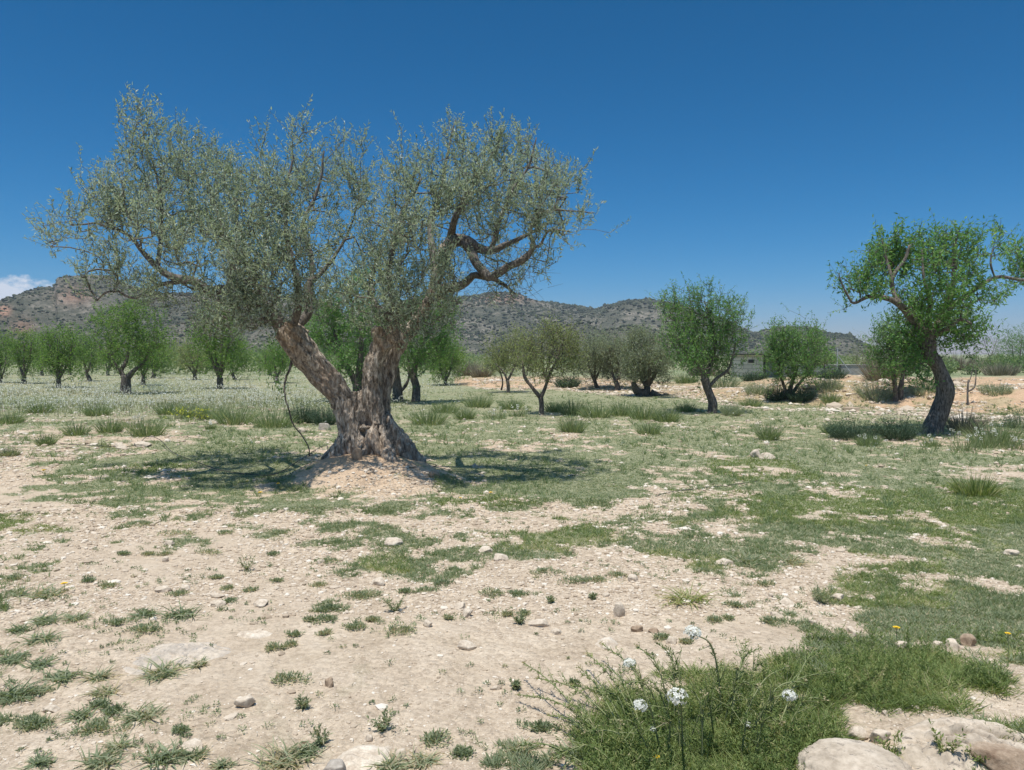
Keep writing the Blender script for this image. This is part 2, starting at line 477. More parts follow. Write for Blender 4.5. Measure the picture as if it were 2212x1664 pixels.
def stone_mat(name, a, bcol, c, sc=14, spots=None):
    m, nt, b, out = new_mat(name)
    co = objco(nt)
    n1 = noise(nt, sc, 8, .65, co); n2 = noise(nt, sc * 5, 5, .7, co)
    col = ramp(nt, n1, [(.32, a), (.5, bcol), (.7, c)])
    col = mixn(nt, .5, col, mixn(nt, 1, col, ramp(nt, n2, [(.36, (.6, .57, .53)), (.6, (1.1, 1.1, 1.1))]), 'MULTIPLY'))
    if spots:
        n3 = noise(nt, sc * 3.1, 5, .8, co, .4)
        col = mixn(nt, mth(nt, 'MULTIPLY', mth(nt, 'SUBTRACT', n3, .56), 9, True), col, spots)
    nt.links.new(col, b.inputs['Base Color'])
    b.inputs['Roughness'].default_value = .95
    bump(nt, b, mth(nt, 'ADD', n1, mth(nt, 'MULTIPLY', n2, .3)), .7, .012)
    return m
M['stone'] = stone_mat('pale_limestone', (.44, .355, .27), (.60, .51, .40), (.72, .64, .53))
M['brownstone'] = stone_mat('brown_stone', (.22, .15, .10), (.36, .27, .19), (.50, .40, .30))
M['greystone'] = stone_mat('grey_limestone', (.26, .24, .21), (.42, .37, .31), (.56, .50, .43), 9)
M['outcrop'] = stone_mat('outcrop_stone', (.36, .32, .27), (.50, .43, .35), (.60, .51, .40), 8, spots=(.25, .235, .215))
M['boulder'] = stone_mat('boulder_stone', (.36, .30, .23), (.50, .42, .325), (.60, .52, .42), 7, spots=(.20, .17, .14))
def pebble_mat():
    m, nt, b, out = new_mat('gravel')
    col = ramp(nt, attr(nt, 'tint'), [(0, (.36, .28, .20)), (.4, (.50, .41, .31)), (.8, (.60, .51, .40)), (1, (.70, .63, .53))])
    nt.links.new(col, b.inputs['Base Color']); return m
M['pebble'] = pebble_mat()
def hill_mat():
    m, nt, b, out = new_mat('hill_rock')
    p = geopos(nt)
    n1 = noise(nt, .028, 6, .65, p); n2 = noise(nt, .16, 6, .75, p); n3 = noise(nt, .45, 3, .7, p)
    col = ramp(nt, n2, [(.33, (.07, .08, .055)), (.47, (.155, .15, .115)), (.6, (.28, .25, .20)), (.74, (.42, .37, .31))])
    sc = ramp(nt, n3, [(.35, (.05, .06, .042)), (.6, (.12, .125, .09))])
    f = mth(nt, 'MULTIPLY', mth(nt, 'SUBTRACT', n1, .42), 7, True)
    col = mixn(nt, mth(nt, 'MULTIPLY', f, .88), col, sc)
    col = mixn(nt, attr(nt, 'red'), col, ramp(nt, n2, [(.35, (.22, .12, .08)), (.6, (.48, .29, .20))]))
    nt.links.new(col, b.inputs['Base Color']); b.inputs['Roughness'].default_value = 1; b.inputs['Specular IOR Level'].default_value = 0
    bump(nt, b, n2, 1, 4)
    return m
M['hill'] = hill_mat()
M['hillscrub'] = leaf_mat('hill_scrub', [(0, (.03, .042, .028)), (.6, (.065, .078, .05)), (1, (.12, .125, .08))], trans=0, rough=.9, spec=0)
def flat_mat(name, col, rough=.8, var=.25, sc=6):
    m, nt, b, out = new_mat(name)
    n = noise(nt, sc, 6, .65, objco(nt))
    c = ramp(nt, n, [(.3, tuple(x * (1 - var) for x in col)), (.7, tuple(min(1, x * (1 + var)) for x in col))])
    nt.links.new(c, b.inputs['Base Color']); b.inputs['Roughness'].default_value = rough
    bump(nt, b, n, .3, .01)
    return m
M['hose'] = flat_mat('black_hose', (.06, .055, .05), .7, .3)
M['metal'] = flat_mat('galvanised_metal', (.38, .39, .40), .45)
M['roofsheet'] = flat_mat('roof_sheet', (.06, .055, .05), .8)
M['greywall'] = flat_mat('grey_wall', (.30, .29, .27), .9, .3)
def block_mat():
    m, nt, b, out = new_mat('block_wall')
    t = nt.nodes.new('ShaderNodeTexCoord'); mp = nt.nodes.new('ShaderNodeMapping')
    mp.inputs['Rotation'].default_value = (math.pi / 2, 0, 0)
    nt.links.new(t.outputs['Object'], mp.inputs[0])
    br = nt.nodes.new('ShaderNodeTexBrick'); nt.links.new(mp.outputs[0], br.inputs['Vector'])
    br.inputs['Scale'].default_value = 1; br.inputs['Brick Width'].default_value = .55; br.inputs['Row Height'].default_value = .26
    br.inputs['Mortar Size'].default_value = .02
    br.inputs['Color1'].default_value = (.74, .66, .52, 1); br.inputs['Color2'].default_value = (.60, .53, .41, 1); br.inputs['Mortar'].default_value = (.36, .31, .24, 1)
    nt.links.new(br.outputs[0], b.inputs['Base Color'])
    return m
M['block'] = block_mat()
# ------------------------------------------------------------------ how densely low plants cover the ground
CR = np.array([800, 830, 870, 920, 960, 1000, 1040, 1075, 1100, 1130, 1160, 1200, 1230, 1270, 1320, 1360, 1420, 1470, 1530, 1600, 1664, 1900.])
CT = np.array([[30,30,30,30,30,30,40,45,50,60,60,50,30,20,20],
[30,30,30,30,30,30,40,45,50,60,60,50,30,20,20],
[50,50,52,58,55,55,66,66,72,76,76,76,66,46,36],
[60,60,58,72,74,70,75,72,70,75,75,75,75,70,62],
[45,35,30,72,80,66,74,66,62,74,70,75,74,68,62],
[20,50,70,85,60,8,70,92,85,68,65,75,75,70,60],
[15,60,75,75,55,0,50,90,84,60,46,70,64,58,50],
[20,50,65,80,70,20,80,88,82,42,42,74,78,74,70],
[20,35,45,60,75,70,70,60,50,35,46,82,82,78,78],
[62,45,32,25,24,32,20,35,60,58,62,80,82,78,78],
[48,45,22,18,22,55,35,70,76,60,64,72,74,74,76],
[35,32,16,14,15,38,55,70,60,70,70,54,68,76,78],
[42,28,16,12,12,46,50,40,30,58,52,26,58,74,78],
[46,30,16,10,14,40,36,30,16,10,14,28,58,74,80],
[52,30,20,8,14,26,14,6,3,3,8,32,75,90,85],
[50,28,14,5,3,8,1,0,0,1,5,50,75,75,70],
[46,22,5,0,0,0,0,0,0,2,25,92,90,60,55],
[40,18,3,0,0,0,0,1,5,15,50,85,85,85,75],
[30,12,3,0,0,0,0,2,30,65,80,85,85,65,50],
[4,2,0,0,0,0,0,15,80,95,95,75,15,12,15],
[4,2,0,0,0,0,0,30,95,95,90,45,4,4,8],
[4,2,0,0,0,0,0,30,95,95,90,45,4,4,8]]) / 100.
CCX = np.linspace(0, 2212, 15)
def cover_at(x, y):
    X, Y = proj(x, y, np.zeros_like(x))
    X = np.clip(X + 40 * (fbm(x * .9, y * .9, seed=61) - .5), 0, 2211.9); Y = np.clip(Y, 800, 1899.9)
    jx = X / (CCX[1] - CCX[0]); i0 = np.clip(jx.astype(int), 0, 13); fx = jx - i0
    r = np.clip(np.searchsorted(CR, Y) - 1, 0, len(CR) - 2); fy = (Y - CR[r]) / (CR[r + 1] - CR[r])
    return (CT[r, i0] * (1 - fx) + CT[r, i0 + 1] * fx) * (1 - fy) + (CT[r + 1, i0] * (1 - fx) + CT[r + 1, i0 + 1] * fx) * fy
def patchy(x, y):                          # 0..1, roughly uniform, in patches a few decimetres wide
    n = .45 * fbm(x * 1.1, y * 1.1, seed=71, octv=3) + .55 * fbm(x * 4.2, y * 4.2, seed=73, octv=4)
    n = n + .16 * (fbm(x * 15, y * 15, seed=75, octv=2) - .5)
    return np.clip((n - .5) / .13 * .27 + .5, 0.001, .999)

# ------------------------------------------------------------------ the ground
def build_ground():
    rad = np.concatenate([np.geomspace(.6, 2.2, 30)[:-1], np.geomspace(2.2, 60, 560)[:-1], np.geomspace(60, 5000, 70)])
    a = np.concatenate([np.linspace(-180, -50, 40)[:-1], np.linspace(-50, 50, 900)[:-1], np.linspace(50, 180, 41)[:-1]])
    a = np.radians(a)
    Rr, A = np.meshgrid(rad, a, indexing='ij')
    x, y = Rr * np.sin(A), Rr * np.cos(A)
    z = height(x, np.where(y > .5, y, .5)); z = np.where(y > .5, z, 0)
    n, k = Rr.shape
    i = np.arange(n - 1)[:, None] * k; j = np.arange(k)[None]; j2 = (j + 1) % k
    Fq = np.stack([i + j, i + j2, i + k + j2, i + k + j], -1).reshape(-1, 4)[:, ::-1]
    V = np.stack([x, y, z], -1).reshape(-1, 3)
    V = np.vstack([V, [[0, 0, 0]]])
    tri = np.stack([np.arange(k), (np.arange(k) + 1) % k, np.full(k, n * k)], -1)
    x, y = V[:, 0], np.maximum(V[:, 1], .5)
    cov = cover_at(x, y); pt = patchy(x, y)
    d = np.hypot(x, y)
    cv = sstep(-.10, .14, cov - pt) * .72 * (.35 + .65 * sstep(3, 9, d)) + .0
    X, Y = proj(x, y, np.zeros_like(x))
    bt = np.interp(X, BX, BT)
    onbank = (np.interp(X, BX, BH) > .05) * sstep(bt - 1.2, bt + .6, y) * (1 - sstep(bt + 8, bt + 16, y))
    cv = cv * (1 - .5 * onbank)
    far = sstep(38, 60, y)
    cv = np.maximum(cv, far * (.60 + .45 * fbm(x * .05, y * .2, seed=77))); cv = np.maximum(cv, sstep(13, 22, y) * (.50 + .45 * fbm(x * .3, y * .3, seed=78)) * (1 - onbank))
    rm = np.exp(-(np.hypot(x - MX, y - MY) / 1.1) ** 2)
    red = np.clip(onbank * .62 + .75 * rm + .15 * sstep(8, 16, y) + .10 * sstep(7, 12, y), 0, 1)
    grit = .15 + .65 * sstep(.35, .6, fbm(x * .7 + 5, y * .7, seed=79)) * (.4 + .6 * sstep(3.6, 5.5, d))
    o = mesh_np('ground', V, [Fq, tri], M['soil'], None, {'cover': cv, 'red': red, 'grit': grit}, smooth=True)
    tag(o, kind='structure')
build_ground()

# ------------------------------------------------------------------ hills
def hill(name, ridge, d_toe, d_top, red_fn=None, seed=0, taper=60, step=2.2, n_r=110, scrub=4000, pines=0, rough=1.0):
    """ridge: outline (X, Y) of the skyline; the slope rises from d_toe to d_top metres away"""
    rx = np.array([p[0] for p in ridge], float); ry = np.array([p[1] for p in ridge], float)
    X = np.arange(rx[0], rx[-1], step)
    tanr = (X - CX) / F
    s = np.linspace(0, 1.25, n_r)
    el = (HORIZ - np.interp(X, rx, ry)) / F
    def surf(tx, sv, elv_):
        wob = (fbm(tx * 14, tx * 0 + 1, seed=seed + 3, octv=3) - .5) * .22
        dist = d_toe + (d_top - d_toe) * (sv + wob * sv)
        x, y = tx * dist, dist
        top = elv_ * d_top * (1 + wob) + EYE
        prof = np.where(sv < 1, .25 * sv + .75 * np.sin(np.clip(sv, 0, 1) * np.pi / 2) ** 1.35, 1 - (sv - 1) ** 2 * 4)
        gully = (fbm(x * .020, y * .009, seed=seed + 7, octv=5) - .5)
        fine = (fbm(x * .08, y * .08, seed=seed + 9, octv=4) - .5)
        env = np.clip(sv, 0, 1) * np.clip(1 - sv, 0, 1) * 4
        z = top * prof + rough * (top * .42 * gully * env + 5 * fine * np.clip(env + .12, 0, 1) * (top > 6))
        return x, y, np.where(sv <= 0, -2, np.maximum(z, -2))
    TX, S = np.meshgrid(tanr, s, indexing='ij'); E = np.broadcast_to(el[:, None], TX.shape)
    x, y, z = surf(TX, S, E)
    n, k = TX.shape
    i = np.arange(n - 1)[:, None] * k; j = np.arange(k - 1)[None]
    Fq = np.stack([i + j, i + k + j, i + k + j + 1, i + j + 1], -1).reshape(-1, 4)
    V = np.stack([x, y, z], -1).reshape(-1, 3)
    red = np.zeros(len(V)) if red_fn is None else red_fn(*proj(V[:, 0], V[:, 1], V[:, 2]), V)
    o = mesh_np(name, V, Fq, M['hill'], None, {'red': red}, smooth=True)
    tag(o, kind='structure')
    # scrub on the slope
    r = np.random.default_rng(seed + 50)
    m = scrub * 4
    tx = r.uniform(tanr[0], tanr[-1], m); sv = r.random(m) ** 1.0
    e = np.interp(tx * F + CX, rx, (HORIZ - ry) / F)
    x, y, z = surf(tx, sv, e)
    keep = (fbm(x * .028, y * .012, seed=seed + 70, octv=4) > .40 + .16 * r.random(m)) | (r.random(m) < .25)
    keep &= (z > 1.5)
    x, y, z, e, sv = x[keep][:scrub], y[keep][:scrub], z[keep][:scrub], e[keep][:scrub], sv[keep][:scrub]
    sz = (r.uniform(.6, 1.7, len(x)) ** 1.3) * np.where(sv > .9, 1.3, 1) * y / 800.
    if pines:
        tp = r.uniform(tanr[0], tanr[-1], pines)
        x2, y2, z2 = surf(tp, np.full(pines, 1.0) - r.random(pines) * .05, np.interp(tp * F + CX, rx, (HORIZ - ry) / F))
        kk = z2 > 8
        x = np.r_[x, x2[kk]]; y = np.r_[y, y2[kk]]; z = np.r_[z, z2[kk]]
        sz = np.r_[sz, r.uniform(1.3, 2.6, kk.sum()) * y2[kk] / 800.]
    return np.stack([x, y, z], -1), sz
def ico():
    bm = bmesh.new(); bmesh.ops.create_icosphere(bm, subdivisions=1, radius=1)
    V = np.array([v.co[:] for v in bm.verts]); Fs = np.array([[v.index for v in f.verts] for f in bm.faces]); bm.free()
    bm = bmesh.new(); bmesh.ops.create_icosphere(bm, subdivisions=2, radius=1)
    V2 = np.array([v.co[:] for v in bm.verts]); F2 = np.array([[v.index for v in f.verts] for f in bm.faces]); bm.free()
    return V, Fs, V2, F2
ICO = ico()
def blobs_mesh(name, P, size, mat, squash=.8, sink=.2, seed=1, jit=.28, aniso=None, rot=True):
    r = np.random.default_rng(seed); n = len(P)
    V0, F0 = ICO[0], ICO[1]
    k = len(V0)
    sc = np.stack([size * r.uniform(.75, 1.3, n), size * r.uniform(.75, 1.3, n), size * squash * r.uniform(.7, 1.3, n)], -1)
    V = V0[None] * (1 + jit * r.normal(size=(n, k, 1)))
    a = r.uniform(0, 6.28, n)
    V = V * sc[:, None]
    ca, sa = np.cos(a)[:, None], np.sin(a)[:, None]
    V = np.stack([V[..., 0] * ca - V[..., 1] * sa, V[..., 0] * sa + V[..., 1] * ca, V[..., 2]], -1)
    V = V + np.asarray(P)[:, None]
    V[..., 2] += (sc[:, 2] * (squash * 0 + 1 - 2 * sink))[:, None] * .5
    Fq = (F0[None] + (np.arange(n) * k)[:, None, None]).reshape(-1, 3)
    return mesh_np(name, V.reshape(-1, 3), Fq, mat, None, {'tint': np.repeat(r.random(n), k)}, smooth=False)

def red_left(X, Y, V):
    c = np.exp(-((X - 160) / 38) ** 2 - ((Y - 638) / 20) ** 2) * 1.1 * fbm(V[:, 0] * .06, V[:, 2] * .12, seed=4)
    c += np.exp(-((X - 45) / 26) ** 2 - ((Y - 705) / 18) ** 2) * 1.3 * fbm(V[:, 0] * .06, V[:, 2] * .1, seed=5)
    c += np.exp(-((X - 8) / 14) ** 2 - ((Y - 672) / 12) ** 2) * 1.2
    return np.clip(c, 0, 1)
sp = []
sp.append(hill('hill', [(-600, 700), (-300, 672), (-100, 662), (0, 652), (30, 646), (60, 640), (100, 634), (122, 632), (128, 614), (150, 609), (200, 607), (245, 606), (300, 620), (345, 630), (420, 633), (520, 634), (590, 642), (660, 654), (720, 672), (800, 700), (900, 740), (980, 764)],
    300, 620, red_left, seed=100, scrub=11000, pines=190, n_r=150))
sp.append(hill('hill', [(560, 764), (640, 735), (700, 690), (800, 668), (900, 652), (1000, 642), (1040, 637), (1080, 636), (1120, 646), (1180, 656), (1240, 663), (1285, 669), (1310, 660), (1350, 653), (1395, 650), (1440, 656), (1500, 672), (1560, 692), (1610, 716), (1660, 740), (1720, 764)],
    420, 900, lambda X, Y, V: np.clip(np.exp(-((X - 1090) / 60) ** 2 - ((Y - 645) / 10) ** 2) * .6, 0, 1), seed=200, scrub=15000, pines=260, n_r=150))
sp.append(hill('hill', [(1120, 764), (1180, 728), (1215, 706), (1245, 696), (1270, 696), (1300, 714), (1325, 708), (1360, 702), (1400, 712), (1450, 730), (1500, 750), (1540, 764)],
    330, 430, None, seed=300, scrub=900, n_r=60, rough=.5))
sp.append(hill('hill', [(1560, 764), (1620, 726), (1650, 716), (1700, 712), (1745, 711), (1790, 722), (1835, 726), (1862, 742), (1885, 755), (1930, 764)],
    430, 620, None, seed=400, scrub=1800, pines=40, n_r=60, rough=.5))
PS = np.concatenate([a for a, b in sp]); SS = np.concatenate([b for a, b in sp])
o = blobs_mesh('hillside_scrub', PS, SS, M['hillscrub'], squash=.75, seed=9)
tag(o, 'dark green bushes and small pines dotted over the rocky hills', 'scrub', kind='stuff')

# ------------------------------------------------------------------ trees
def grow(limbs, tips, root_r=.05, seg=.16, tip_r=.0035, seed=0, upbias=.35, p=.46):
    """limbs: list of (points, radii) polylines, the first one starting at the root.
    Every tip is joined to the nearest living wood; returns edges with radii and the tips' last directions."""
    r = np.random.default_rng(seed)
    N = 60 + sum(len(l[0]) for l in limbs) + len(tips) * 30
    P = np.zeros((N, 3)); par = np.full(N, -1); isl = np.zeros(N, bool); n = 0; mr = np.zeros(N)
    for pts, rad in limbs:
        pts = np.asarray(pts); 
        if n == 0: prev = -1
        else: prev = int(np.argmin(((P[:n] - pts[0]) ** 2).sum(1)))
        for q, rr_ in zip(pts, rad):
            P[n] = q; par[n] = prev; isl[n] = True; mr[n] = rr_; prev = n; n += 1
    nl = n
    base = P[:n]
    d0 = np.sqrt(((tips[:, None] - base[None]) ** 2).sum(2)).min(1)
    tipdir = np.zeros_like(tips); tipnode = np.zeros(len(tips), int)
    for ti in np.argsort(d0):
        t = tips[ti]
        dv = t - P[:n]; dist = np.sqrt((dv ** 2).sum(1))
        cost = dist + upbias * np.maximum(0, -dv[:, 2] + .15 * dist) * 2
        cost[:nl] *= .97
        k = int(np.argmin(cost)); L = dist[k]
        a = P[k]
        pd = unit(a - P[par[k]]) if par[k] >= 0 else np.array([0, 0, 1.])
        m = max(1, min(25, int(L / seg)))
        c = a + (pd * .55 + np.array([0, 0, .25]) * .5) * L * .45
        prev = k
        for i in range(1, m + 1):
            s = i / m
            q = (1 - s) ** 2 * a + 2 * s * (1 - s) * c + s * s * t
            if i < m: q = q + r.normal(size=3) * .025 * min(1, L)
            P[n] = q; par[n] = prev; prev = n; n += 1
        tipnode[ti] = prev
        tipdir[ti] = unit(P[prev] - P[par[prev]])
    P, par, isl, mr = P[:n], par[:n], isl[:n], mr[:n]
    cnt = np.zeros(n)
    ch = np.zeros(n, int); np.add.at(ch, par[par >= 0], 1)
    cnt[ch == 0] = 1
    for i in range(n - 1, 0, -1):
        if par[i] >= 0: cnt[par[i]] += cnt[i]
    rad = tip_r * np.maximum(cnt, 1) ** p
    rad[isl] = np.minimum(rad[isl], mr[isl])
    e = np.nonzero((par >= 0) & ~isl)[0]
    ra, rb = np.minimum(rad[par[e]], rad[e] * 1.5), rad[e]
    return P[par[e]], P[e], ra, rb, tipdir
def edges_mesh(A, B, ra, rb, sides=4):
    n = len(A); T = unit(B - A)
    up = np.where(np.abs(T[:, 2:3]) > .8, np.array([[1., 0, 0]]), np.array([[0, 0, 1.]]))
    U = unit(np.cross(T, up)); W = np.cross(T, U)
    th = np.linspace(0, 2 * np.pi, sides, endpoint=False)
    ring = U[:, None] * np.cos(th)[None, :, None] + W[:, None] * np.sin(th)[None, :, None]
    A2 = A - T * ra[:, None] * .3
    V = np.concatenate([A2[:, None] + ring * ra[:, None, None], (B + T * rb[:, None] * .3)[:, None] + ring * rb[:, None, None]], 1)
    j = np.arange(sides); j2 = (j + 1) % sides
    f = np.stack([j, j2, sides + j2, sides + j], -1)
    Fq = (f[None] + (np.arange(n) * 2 * sides)[:, None, None]).reshape(-1, 4)
    return V.reshape(-1, 3), Fq
def blob_tips(blobs, depth, n, seed=0, dspread=.6, clump=6, csig=.085):
    """blobs: (X, Y, rx, ry[, weight[, depth offset in m]]) -> world points through the crown's volume"""
    r = np.random.default_rng(seed); out = []
    sc = depth / F
    area = np.array([b[2] * b[3] * (b[4] if len(b) > 4 else 1) for b in blobs]); area = area / area.sum()
    for b, a in zip(blobs, area):
        k = max(2, int(round(n * a)))
        off = b[5] if len(b) > 5 else r.normal() * dspread
        kc = max(1, k // clump)
        vc = unit(r.normal(size=(kc, 3))) * (r.random((kc, 1)) ** (1 / 2.2))
        v = vc[r.integers(0, kc, k)]
        c = at(b[0], b[1], depth)
        dr = max(.25, .5 * (b[2] + b[3]) * sc * 1.05)
        ce = at(b[0], b[1], depth + off)
        s2 = (depth + off) / depth
        q = np.stack([ce[0] + v[:, 0] * b[2] * sc * s2, ce[1] + v[:, 1] * dr, ce[2] + v[:, 2] * b[3] * sc * s2], -1)
        if clump > 1: q = q + r.normal(size=q.shape) * csig * np.array([1, 1, 1.5]) * max(1, depth / 16)
        out.append(q)
    return np.vstack(out)
def shoots(acc, tips, tipdir, leaves, length, L, W, up=.6, spread=.5, seed=0, droop=0., mat=None, tbias=0., tw=None):
    r = np.random.default_rng(seed); n = len(tips)
    d = unit(tipdir * .5 + np.array([0, 0, up]) + r.normal(size=(n, 3)) * .28)
    ln = length * r.uniform(.6, 1.3, n)
    k = leaves
    s = np.tile((np.arange(k) + .5) / k, (n, 1)) * 1.25 - .25
    P = tips[:, None] + d[:, None] * (s * ln[:, None])[..., None]
    P = P + r.normal(size=P.shape) * .012 * (L / .06)
    D = unit(d[:, None] * (1 - spread) + unit(r.normal(size=(n, k, 3))) * spread * 1.15 + np.array([0, 0, -droop]))
    tn = np.clip(.55 * r.random((n, 1)) + .45 * r.random((n, k)) + tbias, 0, 1)
    ll = L * r.uniform(.7, 1.2, n * k)
    V, Fq, T = leaf_quads(P.reshape(-1, 3), D.reshape(-1, 3), ll, ll * W / L, r, tint=tn.ravel(), roll=1.1)
    acc.add(V, Fq, T)
    return tips + d * ln[:, None]

# ---- the old olive
def build_olive():
    D = 9.85
    root = empty('olive_tree', (MX, MY, float(height(MX, MY))))
    tag(root, 'large old olive tree with a thick forked gnarled trunk on its mound of soil', 'olive tree')
    zb = float(height(MX, MY)) - .25
    def pt(X, Y, o=0.): return at(X, Y, D + o)
    parts = []; r = random.Random(4)
    def strand_limb(ctrl, rad, k=6, twist=1.2, seed=0, core=.78, srad=.40):
        P, R = smooth_path(ctrl, rad, .05)
        parts.append(tube(P, R * core, 16, .10, seed))
        T = unit(np.gradient(P, axis=0)); a = unit(np.cross(T[0], [0.2, 1, 0.1])); A = []
        for i in range(len(P)):
            a = unit(a - T[i] * np.dot(a, T[i])); A.append(a)
        A = np.array(A); B = np.cross(T, A); s = np.linspace(0, 1, len(P))
        for q in range(k):
            th = q * 2 * math.pi / k + r.uniform(-.25, .25) + twist * s + .35 * np.sin(s * r.uniform(3, 7) + q)
            rr2 = R * (core * .78 + .06 * np.sin(s * r.uniform(5, 11) + q * 2))
            Q = P + (A * np.cos(th)[:, None] + B * np.sin(th)[:, None]) * rr2[:, None]
            parts.append(tube(Q, R * srad * (.75 + .3 * np.sin(s * 6 + q * 1.7) ** 2) * r.uniform(.8, 1.15), 8, .12, seed + q))
    # main bole, left limb, right limbs
    b0 = pt(795, 1010, 0); b0[2] = zb
    strand_limb([b0, pt(780, 940), pt(772, 890), pt(764, 848)], [.36, .235, .205, .10], 9, .5, 1)
    strand_limb([pt(765, 1000, .02), pt(762, 935), pt(748, 880), pt(706, 820, -.05), pt(664, 768, -.1), pt(630, 728, -.12), pt(612, 712, -.12)], [.30, .185, .19, .19, .185, .178, .155], 7, .8, 20)
    strand_limb([pt(815, 1000, .02), pt(808, 920), pt(802, 860), pt(804, 808, -.02), pt(813, 770), pt(830, 735, .02), pt(862, 706, .03)], [.32, .19, .155, .148, .142, .132, .09], 7, .9, 40)
    strand_limb([pt(822, 960, .26), pt(824, 880, .28), pt(838, 800, .3), pt(860, 748, .32), pt(895, 700, .25), pt(925, 655, .2), pt(945, 600, .15), pt(958, 555, .1), pt(972, 525, .1)], [.20, .15, .115, .10, .098, .095, .09, .085, .08], 6, 1.5, 60)
    # flaring roots
    for (X, Y, o, X2, Y2, o2, ra) in ((825, 895, .1, 915, 1025, .05, .22), (765, 915, -.05, 700, 1005, -.12, .18), (790, 920, -.15, 770, 1020, -.42, .15), (812, 915, -.12, 850, 1010, -.40, .17), (765, 920, .15, 690, 985, .5, .16), (825, 905, .25, 880, 985, .6, .18)):
        p1, p2 = pt(X, Y, o), pt(X2, Y2, o2)
        p2[2] = float(height(p2[0], p2[1])) - .05
        mid = (p1 + p2) / 2; mid[2] -= .04; mid[0] -= (p2[0] - p1[0]) * .16; mid[1] -= (p2[1] - p1[1]) * .16
        strand_limb([p1, mid, p2], [ra * .45, ra * .85, ra * .4], 4, .6, int(X), core=.9, srad=.3)
    # sawn stubs at the top of each fork
    strand_limb([pt(640, 742, -.15), pt(625, 712, -.2), pt(632, 700, -.22)], [.16, .14, .085], 5, .5, 80)
    strand_limb([pt(640, 735, .02), pt(652, 712, .05)], [.16, .12], 5, .5, 85)
    strand_limb([pt(840, 752, -.05), pt(822, 722, -.08), pt(822, 708, -.08)], [.12, .11, .07], 5, .5, 90)
    strand_limb([pt(852, 738, -.05), pt(850, 704, -.05)], [.13, .10], 5, .5, 95)
    V, Fs = join_parts(parts)
    me = bpy.data.meshes.new('tmp'); me.from_pydata([tuple(v) for v in V], [], [tuple(int(i) for i in f) for a in Fs for f in a])
    ob = bpy.data.objects.new('tmp', me); C.objects.link(ob)
    md = ob.modifiers.new('r', 'REMESH'); md.mode = 'VOXEL'; md.voxel_size = .013; md.adaptivity = 0
    sm = ob.modifiers.new('s', 'SMOOTH'); sm.factor = .5; sm.iterations = 2
    dg = bpy.context.evaluated_depsgraph_get()
    me2 = bpy.data.meshes.new_from_object(ob.evaluated_get(dg))
    bpy.data.objects.remove(ob); bpy.data.meshes.remove(me)
    n = len(me2.vertices)
    co = np.empty(n * 3, np.float32); me2.vertices.foreach_get('co', co); co = co.reshape(-1, 3).astype(float)
    no = np.empty(n * 3, np.float32); me2.vertices.foreach_get('normal', no); no = no.reshape(-1, 3)
    # bark relief: plates and furrows drawn out along the wood, and the rotten hollow low in the front
    lean = np.where(co[:, 0:1] < MX - .05, 1, 0) * np.clip((co[:, 2:3] - 1.0), 0, 2)
    xx = co[:, 0] + lean[:, 0] * .9
    n1 = fbm(xx * 15, co[:, 1] * 15, co[:, 2] * 3.0, seed=2, octv=3) - .5
    n2 = fbm(xx * 48, co[:, 1] * 48, co[:, 2] * 13, seed=5, octv=3) - .5
    n3 = fbm(co[:, 0] * 5, co[:, 1] * 5, co[:, 2] * 4, seed=8, octv=2) - .5
    disp = .070 * n1 + .046 * n2 + .05 * n3
    hol = np.exp(-((co[:, 0] - (MX + .02)) / .07) ** 2 - ((co[:, 2] - .52) / .26) ** 2) * (no[:, 1] < -.2)
    hol += .8 * np.exp(-((co[:, 0] - (MX + .27)) / .04) ** 2 - ((co[:, 2] - .55) / .22) ** 2) * (no[:, 1] < -.2)
    hol += .6 * np.exp(-((co[:, 0] - (MX - .07)) / .03) ** 2 - ((co[:, 2] - .85) / .35) ** 2) * (no[:, 1] < -.2)
    disp = disp - .15 * hol * (.6 + .8 * fbm(co[:, 0] * 22, co[:, 1] * 4, co[:, 2] * 6, seed=3))
    co = co + no * disp[:, None] - np.array(root.location)
    me2.vertices.foreach_set('co', co.astype(np.float32).ravel())
    me2.polygons.foreach_set('use_smooth', np.ones(len(me2.polygons), bool))
    me2.materials.clear(); me2.materials.append(M['olive_bark']); me2.update(); me2.name = 'trunk'
    tr = bpy.data.objects.new('trunk', me2); link(tr, root)

